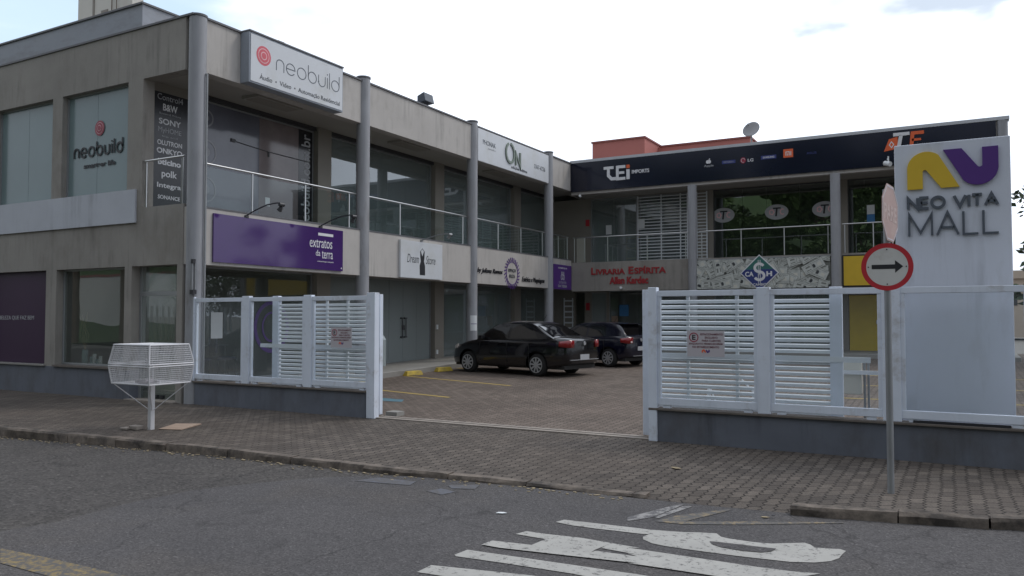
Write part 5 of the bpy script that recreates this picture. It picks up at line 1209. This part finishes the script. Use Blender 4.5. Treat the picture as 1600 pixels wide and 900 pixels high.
mb = MB(); wires(mb, 0.66, .92, 0.905, 1.0, 9, 28)
q = ringpts(0.66, .92)
for i in range(1, 24): mb.tube([(q[0][0] + (q[1][0] - q[0][0]) * i / 24, q[0][1], .66), (q[0][0] + (q[1][0] - q[0][0]) * i / 24, q[2][1], .66)], .0022, 4); mb.tube([(q[0][0], q[0][1] + (q[2][1] - q[0][1]) * i / 24, .66), (q[1][0], q[0][1] + (q[2][1] - q[0][1]) * i / 24, .66)], .0022, 4)
mb.build('basket_mesh', 'mesh_white', bf)
mb = MB(); frame(mb, 0.935, 1.0, 1.2, .88); lf = mb.build('lid_frame', 'mesh_white', t)
mb = MB(); wires(mb, 0.935, 1.0, 1.2, .88, 9, 28)
q = ringpts(1.2, .88)
for i in range(1, 40): mb.tube([(q[0][0] + (q[1][0] - q[0][0]) * i / 40, q[0][1], 1.2), (q[0][0] + (q[1][0] - q[0][0]) * i / 40, q[2][1], 1.2)], .003, 4); mb.tube([(q[0][0], q[0][1] + (q[2][1] - q[0][1]) * i / 40, 1.2), (q[1][0], q[0][1] + (q[2][1] - q[0][1]) * i / 40, 1.2)], .003, 4)
mb.build('lid_mesh', 'mesh_white', lf)
for s in ringpts(0.655, .88):
    mb = MB(); mb.tube([s, (0.02 if s[0] > 0 else -0.02, 0, 0.26)], 0.007, 6); mb.build('brace', 'mesh_white', t)
mb = MB()
rr = random.Random(3)
for k in range(6): mb.box(-0.05 + k * .06, 0.02 + k * .06, -0.25 + rr.random() * .1, -0.12, 0.675, 0.69 + rr.random() * .05)
tag(mb.build('crumpled_litter', 'notice', loc=(-9.95, 7.38, 0)), 'crumpled pale litter lying in the wire basket', 'litter')
mb = MB(); mb.add([(-9.85, 7.42, .004), (-9.5, 7.52, .004), (-9.72, 8.05, .004), (-10.12, 7.92, .004), (-9.85, 7.42, .01), (-9.5, 7.52, .012), (-9.72, 8.05, .02), (-10.12, 7.92, .01)], [(3, 2, 1, 0), (4, 5, 6, 7), (0, 1, 5, 4), (1, 2, 6, 5), (2, 3, 7, 6), (3, 0, 4, 7)])
tag(mb.build('cardboard_sheet', 'cardboard'), 'flat brown cardboard sheet on the pavement behind the wire basket post', 'cardboard')
mb = MB(); mb.box(-10.2, -10.02, 7.2, 7.32, 0.0, 0.06); mb.box(-10.3, -10.16, 7.14, 7.24, 0.0, 0.035); tag(mb.build('broken_stone', 'track_stone', bevel=0.012), 'broken piece of stone at the foot of the basket post', 'stone')
# wheel stops
def stop(x, y, lab):
    t = thing('wheel_stop', lab, 'wheel stop', (x, y, yard_z(y)), (0, 0, R(75)), 'yellow wheel stops at the walkway')
    v = [(-0.27, -0.09, 0), (0.27, -0.09, 0), (0.27, 0.09, 0), (-0.27, 0.09, 0), (-0.22, -0.055, 0.115), (0.22, -0.055, 0.115), (0.22, 0.055, 0.115), (-0.22, 0.055, 0.115)]
    mb = MB(); mb.add(v, [(3, 2, 1, 0), (4, 5, 6, 7), (0, 1, 5, 4), (1, 2, 6, 5), (2, 3, 7, 6), (3, 0, 4, 7)]); mb.build('block', 'yellow_block', t, bevel=0.015)
stop(-11.85, 16.2, 'yellow concrete wheel stop in the empty bay left of the sedan')
stop(-11.78, 17.45, 'yellow concrete wheel stop touching the sedan front wheel')
stop(-11.3, 13.4, 'yellow concrete wheel stop seen through the left gate slats')
# litter
def scrap(x, y, s, an, m_, lab, z=None, nm='paper_scrap'):
    z = (road_z(x) + 0.012) if z is None else z
    mb = MB(); c_, s_ = math.cos(an), math.sin(an); P_ = [(-s, -s * .3), (s * .2, -s * .5), (s, 0), (s * .3, s * .45), (-s * .6, s * .4)]
    P_ = [(x + a * c_ - b * s_, y + a * s_ + b * c_) for a, b in P_]; mb.prism(P_, z, z + 0.004)
    tag(mb.build(nm, m_), lab, 'litter')
scrap(-3.29, 5.73, .045, .4, 'paper', 'small white paper scrap on the open asphalt')
scrap(-2.58, 8.15, .07, 2.6, 'leaf_litter', 'dry beige leaf lying on the pavers near the fence', z=0.012, nm='dry_leaf')
scrap(-1.36, 6.63, .035, .2, 'leaf_litter', 'pale scrap on the asphalt near the raised kerb')
scrap(-1.3, 6.65, .022, 1.0, 'ink', 'tiny black scrap on the asphalt near the raised kerb', z=0.0)
mb = MB(); rr = random.Random(11)
for k in range(260):
    x = rr.uniform(-12, -2.6); y = kerb_y(x) - abs(rr.gauss(0.03, 0.07)) - 0.02; s = rr.uniform(.008, .026); a = rr.uniform(0, 6.3)
    mb.prism([(x + s * math.cos(a + q_), y + s * .6 * math.sin(a + q_)) for q_ in (0, 1.7, 3.3, 4.9)], road_z(x) + 0.007, road_z(x) + 0.012)
mb.build('gutter_debris', 'leaf_litter', kind='stuff')

# ------------------------------------------------------------------ cars
def lerp_tab(tab, x):
    for (a, va), (b, vb) in zip(tab, tab[1:]):
        if x <= b: return va + (vb - va) * max(0, (x - a)) / (b - a)
    return tab[-1][1]
def smooth_tab(tab, x):
    # Catmull-Rom through the table
    n = len(tab)
    for i in range(n - 1):
        if x <= tab[i + 1][0] or i == n - 2:
            p0, p1, p2, p3 = tab[max(i - 1, 0)], tab[i], tab[i + 1], tab[min(i + 2, n - 1)]
            u = max(0, min(1, (x - p1[0]) / (p2[0] - p1[0])))
            m1 = (p2[1] - p0[1]) / (p2[0] - p0[0]) * (p2[0] - p1[0]); m2 = (p3[1] - p1[1]) / (p3[0] - p1[0]) * (p2[0] - p1[0])
            return (2 * u**3 - 3 * u**2 + 1) * p1[1] + (u**3 - 2 * u**2 + u) * m1 + (-2 * u**3 + 3 * u**2) * p2[1] + (u**3 - u**2) * m2
def make_car(kind, label, cat, loc, rot, scale, paint):
    t = thing(kind, label, cat, loc, (0, 0, rot)); t.scale = (scale,) * 3
    sedan = kind == 'parked_sedan'
    Lc = 4.22 if sedan else 3.88
    # x from the front bumper (0) to the tail (Lc); origin at near rear wheel contact
    if sedan:
        belt = [(0, .62), (.12, .7), (.5, .83), (1.0, .93), (1.6, .96), (2.6, .985), (3.3, 1.0), (3.7, 1.02), (4.05, 1.01), (4.18, .96), (4.22, .9)]
    else:
        belt = [(0, .62), (.12, .7), (.5, .83), (1.0, .93), (1.6, .96), (2.6, .99), (3.2, 1.02), (3.6, 1.03), (3.8, .98), (3.88, .9)]
    low = [(0, .3), (.1, .24), (.5, .22), (3.4, .22), (Lc - .3, .26), (Lc, .36)]
    hw = [(0, .5), (.06, .63), (.2, .73), (.5, .8), (1.0, .825), (2.2, .83), (3.2, .82), (Lc - .35, .79), (Lc - .1, .71), (Lc - .02, .64), (Lc, .58)]
    xs = sorted(set([round(Lc * i / 46, 4) for i in range(47)] + [.03, .07, Lc - .03, Lc - .07]))
    sec = []
    for x in xs:
        b, l, w = smooth_tab(belt, x), smooth_tab(low, x), smooth_tab(hw, x)
        h = b - l
        half = [(w * .9, l), (w * .97, l + h * .08), (w * 1.0, l + h * .3), (w * 1.005, l + h * .5), (w * .99, l + h * .68), (w * .965, l + h * .82), (w * .94, l + h * .9), (w * .885, l + h * .965), (w * .8, b), (w * .45, b + .012), (0, b + .02)]
        sec.append([(x, -y, z) for y, z in half] + [(x, y, z) for y, z in half[::-1][1:]])
    mb = MB(); nn = len(sec[0]); v = [p for s in sec for p in s]; f = []
    for i in range(len(sec) - 1):
        for k in range(nn - 1): a = i * nn + k; f.append((a, a + nn, a + nn + 1, a + 1))
        f.append((i * nn + nn - 1, (i + 1) * nn + nn - 1, (i + 1) * nn, i * nn))
    f += [tuple(range(nn)), tuple(range((len(sec) - 1) * nn, len(sec) * nn))[::-1]]
    mb.add(v, f)
    OX = Lc - (.97 if sedan else .72) ; FX = OX - 2.465      # rear and front axle x
    off = (OX, -.715)
    def T(o):  # shift to the near rear wheel origin
        o.location = (-OX, .715, 0); return o
    body = T(mb.build('body', paint, t, smooth=True))
    # wheel arches cut out of the body
    cut = MB()
    for ax in (FX, OX):
        for sy in (-1, 1): cut.tube([(ax, sy * .55, .31), (ax, sy * 1.0, .31)], .355, 36)
    co = cut.build('cutter', 'car_trim'); co.location = (-OX, .715, 0); co.parent = t
    md = body.modifiers.new('arch', 'BOOLEAN'); md.object = co; md.solver = 'EXACT'
    bpy.context.view_layer.update()
    dg = bpy.context.evaluated_depsgraph_get()
    me = bpy.data.meshes.new_from_object(body.evaluated_get(dg)); body.modifiers.clear(); body.data = me
    bpy.data.objects.remove(co)
    for p in me.polygons: p.use_smooth = True
    me.set_sharp_from_angle(angle=R(30))
    # greenhouse
    if sedan: roof = [(1.0, .93), (1.35, 1.17), (1.72, 1.375), (2.0, 1.43), (2.4, 1.455), (2.8, 1.43), (3.05, 1.375), (3.4, 1.2), (3.75, 1.03)]
    else: roof = [(1.0, .93), (1.35, 1.17), (1.72, 1.375), (2.0, 1.43), (2.4, 1.455), (2.9, 1.44), (3.3, 1.4), (3.5, 1.33), (3.76, 1.0)]
    X0, X1 = roof[0][0], roof[-1][0]
    def hz(x): return smooth_tab(roof, x)
    def wb(x): return smooth_tab(hw, x) * .9
    def side(x, u, push=0.0):   # point on the near side of the greenhouse; u 0 at the belt, 1 at the roof edge
        b = smooth_tab(belt, x) - .03; top = hz(x) - .035; z = b + (top - b) * u
        w = wb(x) - (z - b) * .38 - .1 * max(0, u - .8)
        return (x, w + push, z)
    mb = MB(); sec = []
    gx = [X0 + (X1 - X0) * i / 36 for i in range(37)]
    for x in gx:
        half = [side(x, u)[1:] for u in (0, .2, .4, .6, .8, .93, 1.0)]; top = hz(x); we = half[-1][0]
        half += [(we * .8, top - .008), (we * .45, top), (0, top + .004)]
        sec.append([(x, -y, z) for y, z in half] + [(x, y, z) for y, z in half[::-1][1:]])
    nn = len(sec[0]); v = [p for s in sec for p in s]; f = []
    for i in range(len(sec) - 1):
        for k in range(nn - 1): a = i * nn + k; f.append((a, a + nn, a + nn + 1, a + 1))
    f += [tuple(range(nn)), tuple(range((len(sec) - 1) * nn, len(sec) * nn))[::-1]]
    mb.add(v, f); T(mb.build('roof', paint, t, smooth=True))
    # side windows
    def patch(fx0, fx1, u0, u1, sy, nm, mt, xr, n=10):
        mb = MB(); v = []; f = []
        for i in range(n + 1):
            for k in range(5):
                u = u0 + (u1 - u0) * k / 4; a = fx0(u); b = fx1(u); x = a + (b - a) * i / n
                p = side(x, u, .004); v.append((p[0], sy * p[1], p[2]))
        for i in range(n):
            for k in range(4): a = i * 5 + k; f.append((a, a + 5, a + 6, a + 1))
        mb.add(v, f); return T(mb.build(nm, mt, t, smooth=True))
    for sy in (-1, 1):
        patch(lambda u: 1.22 + .42 * u, lambda u: 2.2, .08, .9, sy, 'side_window', 'car_glass', 0)
        if sedan: patch(lambda u: 2.29, lambda u: 3.3 - .38 * u, .08, .88, sy, 'side_window', 'car_glass', 0)
        else:
            patch(lambda u: 2.29, lambda u: 3.02 - .08 * u, .08, .88, sy, 'side_window', 'car_glass', 0)
    # wind screens follow the roof curve across the car
    def screen(xa, xb_, inset, nm):
        mb = MB(); v = []; f = []; n = 8
        for i in range(n + 1):
            x = xa + (xb_ - xa) * i / n; z = hz(x); e = side(x, 1.0)[1] * .92 - inset * 0
            for k in range(7):
                y = -e + 2 * e * k / 6; zz_ = z + .008 - .012 * (abs(y) / e) ** 2; v.append((x, y, zz_ + .002))
        for i in range(n):
            for k in range(6): a = i * 7 + k; f.append((a, a + 7, a + 8, a + 1))
        mb.add(v, f); return T(mb.build(nm, 'car_glass', t, smooth=True))
    screen(1.08, 1.68, 0, 'windscreen')
    screen(*((3.1, 3.68) if sedan else (3.42, 3.74)), 0, 'rear_window')
    if not sedan:
        mb = MB(); mb.prism_y([(3.2, 1.415), (3.6, 1.4), (3.6, 1.375), (3.3, 1.37)], -.5, .5); T(mb.build('roof_spoiler', paint, t, bevel=0.008))
    # wheels
    for ax in (FX, OX):
        for sy in (-1, 1):
            w = bpy.data.objects.new('wheel', None)
            mb = MB(); prof = [(.0, .19), (.012, .27), (.045, .295), (.1, .3), (.15, .295), (.18, .27), (.185, .19)]
            v = []; f = []; S = 36
            for (dy, r_) in prof:
                for k in range(S): a = 2 * PI * k / S; v.append((r_ * math.cos(a), dy, r_ * math.sin(a)))
            for i in range(len(prof) - 1):
                for k in range(S): f.append((i * S + k, i * S + (k + 1) % S, (i + 1) * S + (k + 1) % S, (i + 1) * S + k))
            f += [tuple(range(S)), tuple(range((len(prof) - 1) * S, len(prof) * S))[::-1]]
            mb.add(v, f)
            wo = mb.build('wheel', 'tyre', t, smooth=True)
            wo.location = (ax - OX, .715 + sy * .815, .3); wo.rotation_euler = (0, 0, 0 if sy < 0 else PI)
            mb = MB(); mb.ring(0, 0, .195, .195, .022, 0, .012)
            for k in range(9):
                a = 2 * PI * k / 9 + .2; mb.ribbon([(.05 * math.cos(a), .05 * math.sin(a)), (.12 * math.cos(a), .12 * math.sin(a)), (.19 * math.cos(a), .19 * math.sin(a))], .042, 0, .01)
            mb.disc(0, 0, .065, .065, 0, .014)
            rim = mb.build('hubcap', 'hubcap', wo); rim.rotation_euler = (R(90), 0, 0); rim.location = (0, -.004, 0)
    # lamps, plate, trims
    zt = .84
    for sy in (-1, 1):
        mb = MB(); v = []; f = []
        x0_, x1_ = (Lc - .26, Lc - .03); 
        n = 8
        for i in range(n + 1):
            x = x0_ + (x1_ - x0_) * i / n; w = smooth_tab(hw, x)
            for zf in (.0, .5, 1.0):
                hh = (.13 + .06 * i / n); z = zt - hh / 2 + hh * zf + .02; v.append((x, sy * (w * (1.004 - .02 * zf) + .004), z))
        # wrap on to the tail face
        w = smooth_tab(hw, Lc)
        for (dx, ww) in ((Lc + .008, .66), (Lc + .01, .5)):
            for zf in (.0, .5, 1.0): v.append((dx, sy * ww * .95, zt - .095 + .19 * zf + .02))
        for i in range(n + 2):
            for k in range(2): a = i * 3 + k; f.append((a, a + 3, a + 4, a + 1))
        mb.add(v, f); tl = T(mb.build('tail_light', 'tail_red', t, smooth=True)); so = tl.modifiers.new('s', 'SOLIDIFY'); so.thickness = .02; so.offset = 0
        if not sedan:
            mb = MB(); mb.box(Lc + .005, Lc + .028, min(sy * .6, sy * .52), max(sy * .6, sy * .52), zt - .05, zt + .0); mb.build('reverse_light', 'tail_white', tl)
        mb = MB(); mb.add([(.03, sy * .56, .6), (.3, sy * .76, .68), (.34, sy * .765, .8), (.1, sy * .62, .74), (.05, sy * .5, .6), (.28, sy * .68, .68), (.32, sy * .69, .8), (.12, sy * .55, .74)], [(0, 1, 2, 3), (7, 6, 5, 4), (0, 4, 5, 1), (1, 5, 6, 2), (2, 6, 7, 3), (3, 7, 4, 0)]); T(mb.build('headlight', 'tail_white', t))
        mb = MB(); mb.add([(x_, sy * y_, z_) for x_, y_, z_ in ((1.28, .78, .96), (1.42, .78, .96), (1.42, .78, 1.06), (1.28, .78, 1.05), (1.26, .93, .95), (1.4, .9, .95), (1.4, .9, 1.07), (1.28, .93, 1.05))], [(0, 1, 2, 3), (7, 6, 5, 4), (0, 4, 5, 1), (1, 5, 6, 2), (2, 6, 7, 3), (3, 7, 4, 0)]); T(mb.build('door_mirror', paint, t, bevel=0.015))
        for hx in ((1.95, 2.95) if sedan else (1.95,)):
            mb = MB(); mb.tube([(hx, sy * .825, .86), (hx + .08, sy * .845, .865), (hx + .17, sy * .825, .87)], .012, 6); T(mb.build('door_handle', 'hubcap' if not sedan else paint, t, smooth=True))
        mb = MB()
        for xs_ in (1.25, 2.24, 3.0): mb.box(xs_ - .003, xs_ + .003, min(sy * .81, sy * .834), max(sy * .81, sy * .834), .35, .9)
        T(mb.build('door_seams', 'car_trim', t))
    pz = .52 if sedan else .6
    mb = MB(); mb.box(Lc + .002, Lc + .016, -.2, .2, pz - .065, pz + .065); T(mb.build('number_plate', 'plate', t))
    mb = MB(); mb.box(Lc - .03, Lc + .025, -.62, .62, .44, .455) if sedan else mb.box(Lc - .03, Lc + .02, -.45, .45, .36, .375); T(mb.build('bumper_trim', 'hubcap', t))
    mb = MB(); mb.tube([(Lc - .005, 0, .87), (Lc + .018, 0, .87)], .05, 20); T(mb.build('badge', 'hubcap', t))
    mb = MB(); mb.box(.2, Lc - .15, -.68, .68, .2, .3); T(mb.build('underbody', 'car_trim', t))
    mb = MB(); mb.tube([(2.6, .3, 1.44), (2.75, .3, 1.62)], .006, 6); T(mb.build('aerial', 'car_trim', t))
    return t
HD = .2
make_car('parked_sedan', 'glossy black four door sedan parked with its tail toward the gate', 'car', (-8.812, 17.139, yard_z(17.3) + .003), -.196, .919, 'car_black')
make_car('parked_hatchback', 'dark blue black hatchback parked beyond the black sedan', 'car', (-8.25, 20.3, yard_z(20.5) + .003), -.25, .85, 'car_dark_blue')

# ------------------------------------------------------------------ things inside the shops
def chair(x, y, rz, lab):
    t = thing('office_chair', lab, 'chair', (x, y, .16), (0, 0, rz), 'blue chairs inside the corner shop')
    mb = MB(); mb.box(-.24, .24, -.22, .24, .43, .5); mb.build('seat', 'chair_blue', t, bevel=.03)
    mb = MB(); mb.box(-.23, .23, .23, .28, .6, .95); mb.build('backrest', 'chair_blue', t, bevel=.02)
    for a, b in ((-.21, -.19), (.21, -.19), (-.21, .22), (.21, .22)):
        mb = MB(); mb.tube([(a, b, 0), (a, b, .43)], .013, 6); mb.build('leg', 'dark_frame', t)
    mb = MB(); mb.tube([(-.2, .24, .45), (-.2, .255, .9)], .012, 6); mb.tube([(.2, .24, .45), (.2, .255, .9)], .012, 6); mb.build('back_frame', 'dark_frame', t)
chair(-14.75, 12.05, R(200), 'blue padded chair nearer the door inside the corner shop')
chair(-14.9, 12.95, R(160), 'blue padded chair under the taped paper inside the corner shop')
t = thing('desk', 'grey desk behind the blue chairs inside the corner shop', 'desk', (-15.9, 12.6, .16))
mb = MB(); mb.box(-.4, .4, -1.0, 1.0, .72, .76); mb.build('desktop', 'alu_frame', t); mb = MB(); mb.box(-.36, .36, -.96, -.92, 0, .72); mb.build('side_panel', 'alu_frame', t); mb = MB(); mb.box(-.36, .36, .92, .96, 0, .72); mb.build('side_panel', 'alu_frame', t)
t = thing('bin', 'small pale bin by the glass inside the corner shop', 'bin', (-14.3, 11.6, .16)); mb = MB(); mb.tube([(0, 0, 0), (0, 0, .32)], .12, 16, .15); mb.build('bucket', 'cloth_pale', t, smooth=True); mb = MB(); mb.tube([(0, 0, .32), (0, 0, .335)], .155, 16); mb.build('rim', 'alu_frame', t)
mb = MB(); mb.box(-16.25, -14.1, 10.06, 10.45, .5, .6); tag(mb.build('display_ledge', 'room_floor'), 'display ledge inside the plain ground floor street window', 'ledge')
t = thing('vase', 'pale vase with thin twigs in the ground floor street window', 'vase', (-15.9, 10.2, .6))
mb = MB(); mb.tube([(0, 0, 0), (0, 0, .1), (0, 0, .24), (0, 0, .3)], .06, 14); mb.build('pot', 'vase', t, smooth=True)
mb = MB(); rr = random.Random(2)
for k in range(8): mb.tube([(0, 0, .28), (rr.uniform(-.12, .05), rr.uniform(-.05, .05), .6), (rr.uniform(-.2, .1), rr.uniform(-.08, .05), rr.uniform(.8, 1.1))], .006, 5)
mb.build('twigs', 'leaf_litter', t)
mb = MB()
for k in range(14):
    a = rr.uniform(0, 6.28); mb.tube([(rr.uniform(-.3, .3), rr.uniform(-.05, .1), .03), (rr.uniform(-.3, .3), rr.uniform(-.05, .1), rr.uniform(.05, .16))], .045, 7, .03)
tag(mb.build('folded_cloth', 'cloth_pale', smooth=True, loc=(-14.75, 10.2, .6)), 'pale blue bundle of cloth on the ledge of the ground floor street window', 'cloth')
t = thing('small_bottles', 'pale cosmetic jars grouped beside the vase in the street window', 'jars', (-15.6, 10.15, .6))
for k, (a, h_) in enumerate(((0, .16), (.1, .22), (.2, .12), (.3, .18))):
    mb = MB(); mb.tube([(a, 0, 0), (a, 0, h_)], .035, 10); mb.build('jar', 'letter_white' if k % 2 else 'vase', t, smooth=True)
for (x_, y_, z_, w_, h_, m_, lab) in ((-11.5, 31.5, 3.58, .9, 1.3, 'yellow_wall', 'dim yellow cabinet deep inside the upstairs glass door shop'), (-10.8, 30.5, 3.58, .5, .9, 'letter_dim', 'grey counter inside the upstairs glass door shop'), (-9.4, 30.0, .42, .9, 1.1, 'film_brown', 'brown book shelf inside the ground floor book shop')):
    t = thing('cabinet', lab, 'cabinet', (x_, y_, z_)); mb = MB(); mb.box(-w_ / 2, w_ / 2, -.2, .2, 0, h_); mb.build('carcass', m_, t); mb = MB(); [mb.box(-w_ / 2 + .03, w_ / 2 - .03, -.215, -.202, h_ * q_ + .03, h_ * (q_ + .3)) for q_ in (0, .33, .66)]; mb.build('door_fronts', 'dark_frame', t)

# ------------------------------------------------------------------ trees
def leaf_cloud(mb, centers, n, size, rnd):
    for k in range(n):
        c, r_ = centers[rnd.randrange(len(centers))]
        while True:
            d = Vector((rnd.uniform(-1, 1), rnd.uniform(-1, 1), rnd.uniform(-1, 1)))
            if .2 < d.length < 1: break
        p = Vector(c) + Vector((d.x * r_, d.y * r_, d.z * r_ * .75)); a = Vector((rnd.gauss(0, 1), rnd.gauss(0, 1), rnd.gauss(0, .6))).normalized(); b = a.orthogonal().normalized()
        s = size * rnd.uniform(.6, 1.3)
        mb.add([tuple(p - a * s), tuple(p + b * s * .5), tuple(p + a * s), tuple(p - b * s * .5)], [(0, 1, 2, 3)])
def tree(name, loc, H, W, n, size, seed, label, group=None, m_='leaf'):
    rnd = random.Random(seed); t = thing(name, label, 'tree', loc, group=group)
    mb = MB(); mb.tube([(0, 0, -.2), (.1, 0, H * .25), (0, .1, H * .5), (0, 0, H * .75)], H * .028, 9, H * .008)
    cs = []
    for k in range(26):
        a = rnd.uniform(0, 2 * PI); rr_ = W * .5 * math.sqrt(rnd.random()); z = H * rnd.uniform(.3, .93); rr_ *= math.sqrt(max(.15, 1 - ((z / H - .55) / .45) ** 2))
        c = (rr_ * math.cos(a), rr_ * math.sin(a), z); cs.append((c, W * rnd.uniform(.12, .2)))
        if k % 2 == 0: mb.tube([(0, 0, H * rnd.uniform(.22, .5)), (c[0] * .5, c[1] * .5, c[2] * .8), c], H * .009, 5, H * .002)
    mb.build('trunk', 'bark', t, smooth=True)
    mb = MB(); leaf_cloud(mb, cs, n, size, rnd); me = bpy.data.meshes.new('crown'); me.from_pydata(mb.v, [], mb.f)
    o = bpy.data.objects.new('crown', me); col.objects.link(o); me.materials.append(M[m_]); o.parent = t
    return t
tree('street_tree', (3.35, 27.0, 0), 6.2, 3.7, 2600, .13, 4, 'leafy branch of a small tree at the far right edge', m_='leaf_dark')
# verge and trees across the street: they are what the windows mirror
mb = MB(); v = []; f = []; nx, ny = 30, 8
for i in range(nx + 1):
    for j in range(ny + 1):
        x = -75 + 100 * i / nx; y = -10 - 30 * j / ny; v.append((x, y, .02 + 16.0 * (j / ny) ** 1.15 + .25 * math.sin(x * .7 + j)))
for i in range(nx):
    for j in range(ny): a = i * (ny + 1) + j; f.append((a, a + 1, a + ny + 2, a + ny + 1))
mb.add(v, f); mb.build('grass_bank', 'grass_bank', kind='structure', smooth=True)
TL = 'broad leafy tree across the street, mirrored green in the upstairs windows'
spots = [(-3, -19, 12.0, 9), (-11, -22, 12.5, 10), (-20, -20, 12, 10), (-28, -24, 11.5, 9), (5, -21, 11, 9), (-15, -14, 9, 8), (-6.5, -13.5, 8.5, 8)]
t0 = None
for i, (x_, y_, h_, w_) in enumerate(spots):
    if t0 is None:
        t0 = tree('broad_tree', (x_, y_, .3), 12.5, 9, 12000, .33, 21, TL, 'trees across the street'); o = t0
    else:
        o = copy_tree(t0); o.location = (x_, y_, .3)
    o.location.z = 16.0 * max(0, (-10 - y_) / 30) ** 1.15 - .2
    o.rotation_euler = (0, 0, i * 1.3); o.scale = (w_ / 9, w_ / 9, h_ / 12.5)
def palm(x, y, h, seed):
    rnd = random.Random(seed); t = thing('palm_tree', 'tall palm across the street, mirrored in the plain street window', 'palm', (x, y, 0), group='palms across the street')
    mb = MB(); mb.tube([(0, 0, 0), (.1, 0, h * .5), (0, 0, h)], .3, 10, .2); mb.build('trunk', 'bark', t, smooth=True)
    mb = MB()
    for k in range(16):
        a = 2 * PI * k / 16 + rnd.uniform(-.1, .1); e = rnd.uniform(-.4, .7); pts_ = [Vector((math.cos(a) * s * 2.6, math.sin(a) * s * 2.6, h + e * s * 2 - s * s * 1.9)) for s in (0, .25, .5, .75, 1)]
        for p, q in zip(pts_, pts_[1:]):
            for m2 in range(5):
                c = p.lerp(q, m2 / 5); sd_ = Vector((-math.sin(a), math.cos(a), 0)); dn_ = Vector((0, 0, -.35)); fw = (q - p).normalized() * .12
                for sg in (-1, 1): mb.add([tuple(c), tuple(c + fw), tuple(c + sd_ * sg * .5 + dn_ + fw * 2)], [(0, 1, 2)])
    mb.build('fronds', 'palm_leaf', t)
palm(-41.5, -9, 7.5, 1); palm(-45.5, -8.5, 8, 2); palm(-37.5, -9.5, 5.0, 3)
t = thing('boundary_wall', 'long pale wall across the street, mirrored in the street window', 'wall', (-55, -13, 0))
mb = MB(); mb.box(-25, 18, -.1, .1, 0, 4.2); mb.build('wall_body', 'cream_render', t); mb = MB(); mb.box(-25, 18, -.14, .14, 4.202, 4.35); mb.build('coping', 'pink_dark', t)
